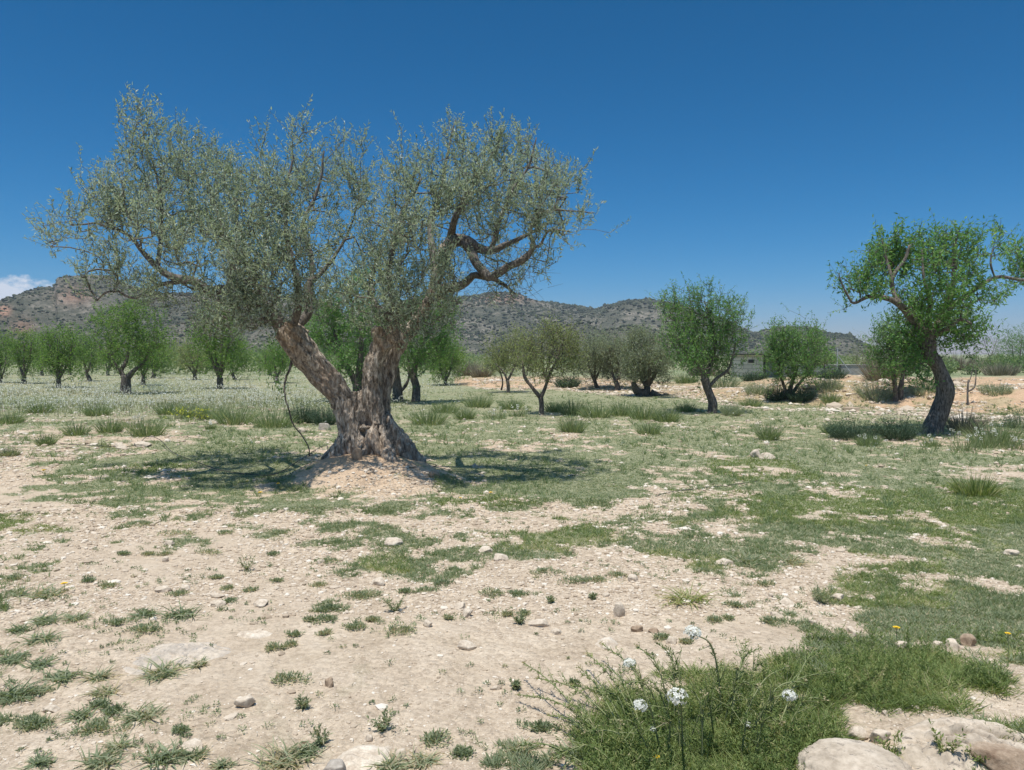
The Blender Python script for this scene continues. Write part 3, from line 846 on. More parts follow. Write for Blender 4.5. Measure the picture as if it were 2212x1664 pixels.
    # boughs carried by the two forks (X, Y, depth offset, radius)
    B = [
     [(612, 715, -.12, .11), (585, 690, -.2, .085), (560, 665, -.3, .075), (528, 640, -.35, .07), (494, 627, -.4, .068), (455, 617, -.45, .062), (413, 606, -.5, .055), (374, 600, -.5, .045), (340, 578, -.5, .038), (308, 545, -.55, .03), (270, 505, -.55, .022), (215, 480, -.5, .015), (150, 485, -.5, .008)],
     [(413, 606, -.5, .035), (375, 610, -.45, .03), (330, 620, -.4, .024), (290, 640, -.3, .018), (250, 625, -.3, .012)],
     [(494, 627, -.4, .04), (500, 560, -.2, .035), (485, 500, -.1, .03), (470, 430, 0, .02), (440, 360, 0, .012)],
     [(340, 578, -.5, .03), (345, 520, -.3, .026), (350, 450, -.2, .022), (335, 370, -.2, .016), (300, 280, -.2, .01)],
     [(600, 700, -.1, .06), (572, 655, .3, .05), (540, 590, .6, .04), (520, 510, .7, .03), (505, 430, .7, .02)],
     [(632, 705, -.2, .055), (645, 665, -.3, .045), (640, 600, -.4, .04), (625, 520, -.4, .03), (620, 430, -.4, .022), (640, 340, -.4, .012)],
     [(640, 705, 0, .07), (665, 668, .1, .06), (672, 620, .2, .055), (694, 590, .25, .034), (726, 545, .3, .021), (752, 505, .3, .013), (768, 430, .3, .008), (778, 350, .3, .005)],
     [(672, 640, .2, .04), (668, 560, .5, .035), (655, 480, .7, .028), (690, 400, .8, .018), (705, 330, .8, .01)],
     [(855, 720, .05, .06), (850, 670, -.3, .05), (842, 600, -.5, .045), (850, 530, -.6, .035), (880, 450, -.6, .025), (910, 380, -.6, .014)],
     [(870, 712, 0, .05), (820, 670, .5, .04), (800, 620, .8, .035), (820, 540, .9, .025), (850, 470, .9, .015)],
     [(945, 600, .15, .07), (935, 540, .6, .055), (930, 470, .9, .04), (950, 400, 1.0, .028), (975, 320, 1.0, .014), (985, 260, 1., .007)],
     [(972, 525, .1, .10), (990, 516, 0, .088), (1008, 527, -.05, .08), (1035, 540, -.1, .065), (1062, 541, -.15, .055), (1090, 530, -.2, .04), (1130, 512, -.2, .025), (1180, 480, -.2, .014)],
     [(1003, 524, -.05, .075), (1014, 545, -.1, .068), (1028, 568, -.2, .062), (1048, 593, -.3, .056), (1062, 600, -.32, .058), (1095, 580, -.36, .05), (1137, 557, -.4, .044), (1145, 530, -.4, .034), (1149, 500, -.4, .026), (1175, 460, -.4, .02), (1215, 455, -.4, .013), (1285, 458, -.4, .006)],
     [(925, 655, .2, .08), (960, 628, .1, .066), (987, 622, 0, .06), (1008, 612, 0, .052), (1024, 596, 0, .045), (1040, 600, -.1, .04), (1070, 604, -.2, .03), (1100, 625, -.2, .018), (1120, 632, -.2, .01)],
     [(972, 520, .1, .06), (985, 470, -.2, .045), (1010, 410, -.3, .032), (1050, 350, -.3, .02), (1085, 280, -.3, .01)],
     [(1062, 541, -.15, .035), (1075, 490, -.2, .03), (1100, 420, -.3, .022), (1140, 350, -.3, .014), (1160, 300, -.3, .008)],
     [(1145, 530, -.4, .025), (1165, 530, -.4, .02), (1190, 495, -.4, .015), (1230, 500, -.4, .009)],
    ]
    limbs = []; parts = []
    # dummy trunk spine so that twigs find wood
    P, R = smooth_path([b0, pt(772, 860), pt(706, 820), pt(612, 712)], [.4, .4, .25, .2], .12); limbs.append((P, R))
    P, R = smooth_path([pt(772, 860), pt(806, 800), pt(862, 712)], [.2, .2, .12], .12); limbs.append((P, R))
    P, R = smooth_path([pt(846, 800, .32), pt(895, 700, .25), pt(945, 600, .15), pt(972, 525, .1)], [.15, .14, .12, .1], .12); limbs.append((P, R))
    rj = np.random.default_rng(3)
    for i, b in enumerate(B):
        pts = [pt(q[0] + (rj.normal() * 3 if 0 < k else 0), q[1] + (rj.normal() * 3 if 0 < k else 0), q[2]) for k, q in enumerate(b)]
        P, R = smooth_path(pts, [q[3] for q in b], .05)
        wob = np.stack([fbm(P[:, 0] * 4, P[:, 2] * 4, seed=i * 3 + j, octv=2) - .5 for j in range(3)], -1) * .07
        wob *= np.linspace(0, 1, len(P))[:, None]
        P = P + wob
        parts.append(tube(P, R, 9, .22, i))
        limbs.append((P[::3], R[::3]))
    blobs = [  # X, Y, rx, ry, weight, depth offset
     (298, 243, 34, 28, .9, -.2), (318, 290, 34, 40, .8, -.2), (335, 345, 50, 45, 1.1, -.3), (392, 315, 30, 38, 1, .1), (400, 350, 50, 50, .9, -.1), (440, 330, 26, 42, .7, .3),
     (255, 420, 50, 60, 1.1, -.5), (215, 465, 55, 45, 1.0, -.4), (170, 480, 40, 28, .8, -.5), (125, 480, 20, 16, .7, -.5), (230, 540, 50, 50, .6, -.3), (200, 590, 45, 35, .4, -.2),
     (300, 440, 50, 60, .8, -.9), (380, 430, 70, 70, 1.0, .2), (450, 430, 70, 80, 1.3, -.5), (500, 410, 45, 60, 1, .6), (470, 500, 80, 60, 1.2, .9), (420, 520, 60, 50, .7, -.8),
     (520, 520, 60, 70, 1.3, -.8), (560, 470, 60, 70, 1.1, .5), (590, 350, 36, 45, 1.1, .1), (600, 410, 50, 60, 1.2, -.6), (645, 330, 28, 42, .9, -.4), (640, 282, 18, 24, .9, -.4),
     (650, 400, 50, 60, 1.1, .7), (700, 340, 30, 42, .9, .8), (730, 310, 18, 22, .8, .8), (715, 420, 40, 60, .8, .6), (778, 320, 15, 30, .7, .3), (765, 400, 22, 50, .4, .3), (640, 500, 70, 60, 1.3, -.7), (620, 560, 80, 60, 1.3, .3),
     (700, 480, 40, 60, .5, -.2), (560, 580, 70, 60, 1.3, -.9), (500, 600, 60, 50, 1, .5), (660, 600, 70, 50, 1.1, -.7), (480, 660, 80, 45, 1.1, -.8), (560, 660, 70, 55, 1.2, -.7), (420, 640, 50, 35, .8, -.4), (600, 640, 50, 40, 1, .7), (700, 640, 50, 50, .7, .2),
     (330, 600, 60, 25, .45, -.5), (280, 620, 60, 40, .5, -.3), (350, 640, 60, 30, .5, -.6), (440, 690, 50, 25, .35, -.6), (540, 700, 40, 25, .5, -.6), (310, 520, 40, 35, .25, -.6), (740, 580, 30, 50, .3, .3),
     (975, 300, 26, 28, .9, 1.), (988, 262, 15, 22, .8, 1.), (935, 345, 50, 42, 1.2, .6), (1000, 345, 45, 42, 1.3, -.2), (1060, 320, 34, 38, 1, -.4), (1090, 272, 14, 20, .9, -.3), (1100, 320, 28, 30, .8, -.3),
     (1150, 330, 34, 34, .9, .2), (1145, 300, 14, 18, .7, -.3), (1200, 370, 40, 42, 1, -.1), (1225, 410, 26, 38, .9, .1), (870, 300, 9, 14, .5, -.6), (865, 370, 26, 30, .8, -.6), (820, 400, 14, 40, .5, .4), (905, 410, 60, 55, 1.4, -.7), (960, 420, 60, 55, 1.3, .8),
     (1030, 400, 60, 55, 1.4, -.7), (1100, 390, 55, 55, 1.3, .4), (1150, 420, 55, 55, 1.3, -.6), (1190, 455, 45, 42, 1, .3), (1240, 452, 32, 20, .8, -.4), (1288, 455, 16, 11, .6, -.4), (1020, 470, 70, 45, 1.3, .7), (1100, 480, 65, 40, 1.2, -.6), (1175, 500, 40, 30, .8, -.2), (1225, 500, 20, 20, .4, -.4),
     (850, 470, 50, 60, 1.2, .6), (900, 500, 60, 55, 1.4, -.8), (835, 530, 50, 50, 1.1, -.4), (870, 570, 60, 50, 1.3, .7), (940, 560, 45, 45, 1.1, -.6), (820, 600, 50, 45, 1.1, -.6), (890, 620, 60, 50, 1.2, -.8), (940, 640, 45, 45, 1.1, -.3), (800, 650, 45, 45, .9, -.1), (850, 670, 60, 35, 1., -.5), (975, 590, 30, 30, .8, -.4), (910, 690, 50, 30, .7, -.5),
     (1060, 560, 40, 22, .5, -.5), (1110, 540, 45, 30, .7, .2), (1160, 560, 30, 30, .6, -.4), (1180, 580, 22, 22, .4, -.4), (1090, 590, 35, 18, .4, -.2), (1100, 620, 35, 14, .55, -.2), (1055, 612, 30, 10, .3, -.1), (1150, 595, 35, 20, .4, -.3),
    ]
    blobs2 = [(b[0], b[1] + 9, b[2] * 1.06, b[3] * 1.04, b[4] ** .8, b[5]) for b in blobs] + [(160, 530, 50, 40, .6, .2), (245, 480, 60, 50, .8, .4), (290, 380, 40, 50, .8, .3), (350, 500, 60, 50, .7, .6), (270, 590, 60, 40, .55, .3), (390, 580, 50, 30, .5, .5), (330, 430, 50, 60, .8, .7), (200, 425, 36, 36, .8, .1), (470, 370, 40, 50, .8, .2), (530, 370, 36, 50, .8, -.3), (790, 450, 30, 60, .6, -.3), (770, 560, 40, 50, .6, .6), (740, 660, 50, 50, .8, -.6), (1230, 380, 24, 36, .7, .2), (1140, 370, 60, 50, .8, .9), (765, 415, 36, 55, .8, -.1), (805, 430, 32, 50, .8, .2), (735, 370, 26, 40, .7, .1), (790, 520, 36, 50, .7, 0)]
    tips = blob_tips([(b[0], b[1], b[2], b[3], b[4], b[5] * 1.5) for b in blobs2], D, 4900, seed=11, clump=9, csig=.075)
    A_, B_, ra, rb, td = grow(limbs, tips, tip_r=.0028, seg=.12, seed=5, p=.43)
    EV, EF = edges_mesh(A_, B_, ra, rb, 4)
    parts.append((EV, [EF]))
    acc = Acc()
    ends = shoots(acc, tips, td, 18, .25, .058, .0155, up=.7, spread=.55, seed=6)
    EV, EF = edges_mesh(tips, ends, np.full(len(tips), .0028), np.full(len(tips), .0015), 3)
    parts.append((EV, [EF]))
    # bare curling twiglets hanging under the boughs
    r = np.random.default_rng(8)
    m = 1500
    low = blob_tips([(330, 620, 90, 40), (460, 665, 90, 40), (560, 690, 60, 30), (960, 660, 60, 40), (1100, 600, 90, 35), (880, 700, 60, 22), (1010, 560, 40, 30)], D, m, seed=12, dspread=.6); m = len(low)
    dd = unit(rand_dir(m, r) + np.array([0, 0, .2]))
    EV, EF = edges_mesh(low, low + dd * r.uniform(.08, .28, (m, 1)), np.full(m, .0026), np.full(m, .0012), 3)
    parts.append((EV, [EF]))
    V, Fs = join_parts(parts)
    mesh_np('branches', V, Fs, M['olive_limb'], root, smooth=True)
    acc.out('crown', M['olive_leaf'], root)
    # the bare shoot that hangs from the left limb down to the mound
    hp = [pt(632, 772, -.05), pt(628, 792, -.1), pt(616, 822, -.15), pt(614, 845, -.2), pt(622, 880, -.2), pt(636, 920, -.15), pt(655, 945, -.1), pt(667, 965, -.1), pt(669, 985, -.1)]
    P, R = smooth_path(hp, [.019, .018, .014, .011, .010, .009, .009, .008, .008], .03)
    P += .01 * np.stack([fbm(P[:, 2] * 9, P[:, 2] * 0 + j, seed=j) - .5 for j in range(3)], -1) * 2
    V, Fs = tube(P, R, 7, .2, 4)
    sh = mesh_np('hanging_shoot', V, Fs, M['almond_bark'], root, smooth=True)
    acc = Acc()
    tp = blob_tips([(600, 800, 16, 30), (608, 770, 16, 22), (618, 825, 8, 14)], D, 60, seed=3, dspread=.1)
    shoots(acc, tp, np.tile([0, 0, 1.], (len(tp), 1)), 8, .16, .05, .016, seed=4)
    acc.out('shoot_leaves', M['almond_leaf'], sh)
build_olive()

# ---- generic orchard tree
def auto_blobs(l, r_, t, b, seed, n=9, weight=1.0):
    r = random.Random(seed); cx, cy = (l + r_) / 2, (t + b) / 2; w, h = (r_ - l) / 2, (b - t) / 2
    out = []
    for i in range(n):
        a = i * 6.283 / n + r.uniform(-.3, .3); k = r.uniform(.42, .72)
        rr_ = r.uniform(.22, .38)
        out.append((cx + math.cos(a) * w * k, cy + math.sin(a) * h * k, w * rr_, h * rr_ * 1.05, weight))
    out.append((cx, cy, w * .5, h * .5, weight))
    for i in range(4): out.append((cx + r.uniform(-.7, .7) * w, b - h * r.uniform(.05, .25), w * .26, h * .20, weight * .8))
    for i in range(7):                                    # upright shoots on top
        x = cx + r.uniform(-.75, .75) * w
        out.append((x, t + h * (.10 + .5 * abs(x - cx) / w) + h * .04, w * .08, h * .20, .8))
    return out
def tree(name, label, cat, base, trunk, blobs, leaf, bark_, n_tips, k_leaf=8, L=.07, W=.024, up=.45, spread=.75, droop=.15, slen=.2, seed=0, group=None,
         dspread=None, depth=None, remesh=False, extra_twigs=0, sides=9, upb=.35):
    """base: (X, Y) on the ground.  trunk: list of limbs [(X, Y, depth offset, radius in m), ...]"""
    g = G(*base) if depth is None else Vector(at(base[0], base[1], depth))
    D = g.y
    root = empty(name, g); tag(root, label, cat, group)
    sc = D / F
    if dspread is None:
        w = max(b[0] + b[2] for b in blobs) - min(b[0] - b[2] for b in blobs)
        dspread = w * sc * .22
    parts, limbs = [], []
    for i, lm in enumerate(trunk):
        pts = [at(q[0], q[1], D + q[2]) for q in lm]
        rad = [q[3] for q in lm]
        if i == 0:
            pts = [np.array(pts[0]) - [0, 0, .12]] + pts; rad = [rad[0] * 1.35] + rad
        P, R = smooth_path(pts, rad, max(.05, .05 * D / 15))
        P = P + (np.stack([fbm(P[:, 2] * 3 + i, P[:, 0] * 3, seed=seed + j, octv=2) - .5 for j in range(3)], -1)) * .35 * rad[0] * np.linspace(0, 1, len(P))[:, None]
        parts.append(tube(P, R, sides + 3 if D < 18 else sides, .32, seed + i))
        limbs.append((P[::2], R[::2]))
    V, Fs = join_parts(parts)
    mesh_np('trunk', V, Fs, M[bark_], root, smooth=True)
    tips = blob_tips(blobs, D, int(n_tips * .9), seed=seed + 1, dspread=dspread)
    tips = tips[tips[:, 2] > g.z + .05]
    A_, B_, ra, rb, td = grow(limbs, tips, tip_r=.003 if D < 18 else .0034, seg=.16 if D < 20 else .3, seed=seed + 2, p=.45, upbias=upb)
    acc = Acc()
    ends = shoots(acc, tips, td, k_leaf, slen * 1.35, L * 1.08, W * 1.15, up=up, spread=spread, seed=seed + 3, droop=droop)
    p2 = [(lambda a: (a[0], [a[1]]))(edges_mesh(A_, B_, ra, rb, 4 if D < 25 else 3)),
          (lambda a: (a[0], [a[1]]))(edges_mesh(tips, ends, np.full(len(tips), .0035), np.full(len(tips), .002), 3))]
    V, Fs = join_parts(p2)
    mesh_np('branches', V, Fs, M[bark_], root, smooth=True)
    acc.out('crown', M[leaf], root)
    return root
# ------------------------------------------------------------------ the almond trees and smaller olives
OG = 'almond trees of the left orchard'
def simple_trunk(bx, by, crown, r0, lean=0, forks=3, seed=0, fork_y=None, D=None):
    l, r_, t, b = crown; rr = random.Random(seed); cx = (l + r_) / 2
    fy = fork_y or (by * .38 + b * .62)
    fx = bx + lean * .5
    T = [[(bx, by, 0, r0 * 1.15), ((bx + fx) / 2 + rr.uniform(-2, 2), (by + fy) / 2, 0, r0 * .9), (fx, fy, 0, r0 * .92)]]
    for i in range(forks):
        u = (i + .5) / forks * 2 - 1
        ex = cx + u * (r_ - l) * .30; ey = t + (b - t) * rr.uniform(.22, .42)
        T.append([(fx, fy + 1, 0, r0 * .58), (fx * .5 + ex * .5 + u * 4, fy * .58 + ey * .42, rr.uniform(-.25, .25), r0 * .40), (ex, ey, rr.uniform(-.6, .6), r0 * .12)])
    return T
def orchard(base, crown, r0, label, lean=0, seed=0, n=700, leaf='orchard_leaf', cat='almond tree', group=OG, L=.085, W=.032, forks=3, bk='almond_bark', name='almond_tree', nb=9, k=8, up=.45, **kw):
    l, r_, t, b = crown
    tree(name, label, cat, base, simple_trunk(*base, crown, r0, lean, forks, seed), auto_blobs(l, r_, t, b, seed, nb), leaf, bk, n, k, L, W, up=up, seed=seed * 7 + 3, group=group, **kw)

# left orchard, nearest first
tree('almond_tree', 'biggest bright green almond tree on the left, its stout trunk forking low among white flowers', 'almond tree', (272, 850),
     [[(272, 852, 0, .20), (271, 828, 0, .185), (270, 812, 0, .18)],
      [(268, 815, 0, .10), (262, 800, 0, .085), (275, 775, .1, .07), (280, 720, .1, .03)],
      [(274, 818, 0, .12), (290, 800, 0, .09), (312, 780, .1, .06), (325, 740, .1, .03)],
      [(266, 812, 0, .05), (252, 790, -.2, .04), (228, 750, -.4, .02)]],
     [(240, 700, 32, 28), (215, 695, 18, 20, .6), (280, 690, 42, 40), (335, 690, 18, 24, .6), (300, 664, 20, 16), (325, 740, 36, 34), (350, 745, 20, 24, .8), (240, 745, 36, 34), (285, 745, 45, 40), (255, 785, 30, 20, .8), (315, 785, 26, 18, .9), (225, 772, 16, 16, .7), (268, 672, 16, 20, .8), (345, 715, 20, 20, .8)],
     'orchard_leaf', 'almond_bark', 1500, 9, .08, .030, seed=901, group=OG)
orchard((127, 838), (78, 186, 713, 806), .12, 'round-crowned green almond tree second from the left of the field with a straight slim trunk', seed=12, n=1000, k=9, forks=4)
orchard((52, 829), (12, 92, 716, 805), .13, 'almond tree with upright spiky shoots near the left edge of the field', seed=13, n=800, L=.09)
orchard((4, 827), (-45, 38, 714, 810), .07, 'almond tree cut by the left edge of the view, on a thin trunk', seed=14, n=800)
orchard((193, 824), (158, 222, 724, 798), .12, 'almond tree with a leaning dark trunk behind the two nearest left trees', lean=-12, seed=15, n=700, forks=2)
orchard((475, 840), (405, 535, 668, 800), .16, 'green almond tree with a low forked trunk framed under the left olive crown', seed=16, n=1300, k=9, forks=4)
orchard((421, 821), (374, 450, 745, 800), .13, 'yellowish green almond tree with a short straight trunk left of the framed one', seed=17, n=600, leaf='pale_leaf')
orchard((509, 821), (486, 545, 742, 798), .10, 'small almond tree with a slanting trunk right behind the framed one', lean=-12, seed=18, n=500, forks=2)
orchard((309, 832), (288, 345, 752, 800), .11, 'almond tree half hidden behind the biggest left tree, its thin trunk just to the right', seed=19, n=400)
orchard((331, 817), (318, 378, 748, 796), .14, 'far almond tree seen to the right behind the biggest left tree', seed=20, n=500)
orchard((234, 812), (214, 262, 748, 794), .12, 'far almond tree seen to the left behind the biggest left tree', seed=21, n=400)
orchard((351, 806), (340, 385, 752, 790), .12, 'distant almond tree at the back of the left orchard between two nearer crowns', seed=22, n=300)
orchard((561, 802), (545, 590, 758, 790), .12, 'distant almond tree seen left of the olive trunk at the back of the field', seed=24, n=300)
orchard((581, 811), (556, 612, 748, 796), .15, 'almond tree with a pale green crown left of the olive trunk', seed=23, n=500)
orchard((598, 828), (572, 634, 750, 806), .12, 'slender almond tree just behind the bare hanging shoot', seed=25, n=500, forks=2)
orchard((446, 806), (432, 470, 752, 790), .10, 'distant almond tree in the gap right of the yellowish green one', seed=26, n=250)
orchard((90, 812), (62, 118, 745, 795), .12, 'distant almond tree between the two leftmost whole trees', seed=27, n=350)
orchard((152, 810), (128, 176, 748, 794), .12, 'distant almond tree in the gap behind the round-crowned one', seed=28, n=300)

# behind and beside the old olive
tree('almond_tree', 'dense dark green almond tree filling the fork of the old olive trunk', 'almond tree', (775, 868),
     [[(775, 870, 0, .22), (772, 830, 0, .19)], [(772, 835, 0, .12), (740, 770, 0, .08), (715, 700, .2, .03)], [(772, 835, 0, .13), (780, 750, 0, .08), (775, 650, .2, .03)], [(772, 832, 0, .1), (815, 780, 0, .06), (825, 720, 0, .03)]],
     [(700, 690, 40, 45), (690, 745, 36, 36), (735, 660, 40, 40), (745, 720, 50, 50), (790, 690, 45, 50), (770, 620, 40, 36), (800, 640, 30, 40), (790, 760, 45, 40), (740, 775, 40, 30), (825, 730, 28, 45), (755, 800, 36, 20), (700, 720, 30, 60), (660, 710, 22, 30, .6), (795, 590, 20, 24, .8)],
     'almond_leaf', 'almond_bark', 1900, 10, .085, .027, seed=931, droop=.35)
tree('almond_tree', 'green almond tree with two dark trunks just right of the old olive trunk', 'almond tree', (880, 868),
     [[(860, 866, 0, .20), (858, 840, 0, .17), (855, 815, 0, .15), (850, 770, 0, .08)],
      [(897, 870, 0, .16), (899, 838, 0, .13), (893, 808, 0, .12), (905, 760, 0, .07), (930, 700, .2, .03)],
      [(866, 845, 0, .06), (878, 830, 0, .05), (884, 808, 0, .04), (880, 760, 0, .03)]],
     [(895, 745, 50, 40), (935, 730, 45, 40), (965, 690, 30, 30, .9), (930, 680, 40, 35), (890, 690, 45, 40), (870, 780, 26, 20, .8), (915, 785, 36, 20, .9), (960, 740, 26, 30), (960, 655, 24, 24, .7), (850, 730, 30, 40, .9)],
     'almond_leaf', 'almond_bark', 1500, 10, .08, .026, seed=941, droop=.3)
orchard((962, 833), (922, 1006, 736, 818), .12, 'small bright green almond tree right of the one with two dark trunks', seed=33, n=900, k=9, forks=3, group=None)

# centre: yellowish young trees and grey olives
YL = dict(leaf='pale_leaf', bk='pale_bark', group='thin yellowish almond trees in the centre')
tree('almond_tree', 'thin yellowish almond tree with a clear Y fork and an airy crown', 'almond tree', (1169, 896),
     [[(1169, 897, 0, .085), (1170, 878, 0, .07), (1168, 858, 0, .068)],
      [(1168, 860, 0, .055), (1150, 838, 0, .05), (1134, 815, .05, .045), (1128, 780, .1, .02)],
      [(1168, 860, 0, .055), (1178, 838, 0, .05), (1186, 812, 0, .04), (1205, 770, 0, .025), (1215, 735, 0, .012)],
      [(1182, 825, 0, .035), (1172, 790, .2, .03), (1170, 740, .2, .012)]],
     [(1185, 725, 26, 22), (1150, 750, 32, 30), (1195, 760, 42, 34), (1240, 760, 24, 32), (1135, 785, 28, 24), (1180, 795, 45, 24), (1230, 795, 26, 22), (1168, 712, 12, 16, .7), (1215, 730, 24, 22)],
     'pale_leaf', 'pale_bark', 1150, 8, .058, .019, seed=951, group=YL['group'], slen=.22)
tree('almond_tree', 'thin yellowish almond tree behind and left of the Y-forked one', 'almond tree', (1098, 849),
     [[(1098, 850, 0, .085), (1098, 835, 0, .075), (1096, 822, 0, .07)], [(1096, 823, 0, .05), (1088, 805, 0, .04), (1070, 785, 0, .02)], [(1096, 823, 0, .05), (1108, 800, 0, .04), (1120, 770, 0, .02)],
      [(1083, 843, .3, .04), (1086, 825, .3, .035), (1080, 800, .3, .02)]],
     [(1065, 775, 22, 24), (1090, 760, 34, 28), (1115, 745, 24, 22), (1110, 780, 26, 22), (1085, 795, 30, 14), (1118, 728, 14, 14, .7), (1055, 790, 14, 12, .8)],
     'pale_leaf', 'pale_bark', 950, 8, .07, .022, seed=952, group=YL['group'])
GO = 'small grey olive trees behind the grass'
def olive_small(base, crown, r0_, label, seed, n=900, lean=0, forks=3, extra=()):
    l, r_, t, b = crown; r0 = r0_ * .62
    T = simple_trunk(*base, crown, r0, lean, forks, seed) + list(extra)
    tree('olive_tree', label, 'olive tree', base, T, auto_blobs(l, r_, t, b, seed, 10), 'grey_leaf', 'pale_bark', int(n * 1.5), 9, .075, .02, up=.5, spread=.7, droop=.1, seed=seed * 5, group=GO)
olive_small((1291, 840), (1238, 1335, 732, 812), .16, 'small grey olive tree with a leaning trunk, leftmost of the grey group', 61, 1000, -14, 3)
olive_small((1334, 842), (1285, 1392, 732, 814), .20, 'small grey olive tree with a dark stump-like trunk in the middle of the grey group', 62, 1000, -10, 3)
olive_small((1398, 856), (1325, 1468, 722, 824), .26, 'wide grey olive tree with a flared gnarled base, rightmost of the grey group', 63, 1700, 0, 4,
            [[(1385, 854, 0, .16), (1374, 842, -.2, .14), (1368, 825, -.2, .08)], [(1405, 850, 0, .2), (1424, 856, -.1, .1), (1436, 860, -.2, .04)], [(1392, 850, 0, .2), (1378, 858, -.2, .12), (1366, 862, -.3, .04)]])

tree('almond_tree', 'tall dense green almond tree with a single curved dark trunk standing alone right of centre', 'almond tree', (1538, 893),
     [[(1538, 895, 0, .13), (1539, 870, 0, .11), (1530, 845, 0, .12), (1522, 818, 0, .115)],
      [(1523, 822, 0, .08), (1510, 795, 0, .06), (1480, 760, 0, .04), (1455, 720, .1, .02)],
      [(1523, 822, 0, .08), (1535, 790, 0, .065), (1545, 730, 0, .04), (1525, 660, 0, .015)],
      [(1530, 838, 0, .05), (1548, 818, 0, .045), (1575, 795, 0, .035), (1590, 740, 0, .02)]],
     [(1450, 665, 26, 30), (1440, 640, 12, 16, .6), (1468, 700, 34, 34), (1455, 735, 28, 26), (1500, 660, 26, 40), (1518, 640, 16, 24, .8), (1495, 720, 44, 40), (1540, 690, 30, 44), (1560, 660, 16, 24, .8), (1585, 685, 22, 30), (1600, 690, 20, 16, .7), (1575, 730, 36, 38), (1530, 755, 44, 34), (1500, 780, 36, 24), (1560, 785, 40, 26), (1480, 760, 30, 26), (1525, 800, 26, 16), (1595, 650, 7, 14, .5), (1620, 688, 8, 6, .4), (1475, 640, 10, 14, .5)],
     'almond_leaf', 'almond_bark', 1900, 9, .065, .023, seed=961, droop=.12, dspread=.45)
tree('almond_tree', 'low wide green almond tree before the orange bank, its stems rising from scrub', 'almond tree', (1703, 862),
     [[(1703, 864, 0, .10), (1706, 845, 0, .09), (1712, 825, 0, .07), (1725, 790, 0, .03)], [(1700, 862, 0, .07), (1694, 835, 0, .05), (1680, 800, 0, .03)], [(1706, 862, .1, .07), (1722, 835, .1, .05), (1750, 800, .1, .03)]],
     [(1680, 740, 28, 28), (1665, 725, 14, 16, .6), (1672, 775, 30, 28), (1710, 735, 30, 26), (1742, 720, 16, 18, .7), (1720, 775, 40, 30), (1755, 750, 26, 26), (1765, 785, 26, 22), (1790, 765, 18, 24, .8), (1690, 805, 30, 18), (1735, 808, 30, 16), (1742, 702, 8, 8, .5)],
     'almond_leaf', 'almond_bark', 1500, 9, .07, .025, seed=971, dspread=.4)
tree('almond_tree', 'dark green almond tree with two upright grey stems, left of the big right tree trunk', 'almond tree', (1936, 866),
     [[(1934, 868, 0, .09), (1933, 835, 0, .07), (1925, 790, 0, .05), (1920, 740, 0, .02)], [(1944, 866, .1, .09), (1947, 830, .1, .075), (1955, 780, .1, .05), (1960, 740, .1, .02)]],
     [(1905, 735, 20, 26), (1930, 720, 26, 26), (1900, 765, 18, 22, .8), (1935, 760, 34, 30), (1965, 745, 24, 30), (1925, 800, 22, 26, .8), (1965, 790, 22, 30, .9)],
     'almond_leaf', 'almond_bark', 1100, 9, .07, .024, seed=981)
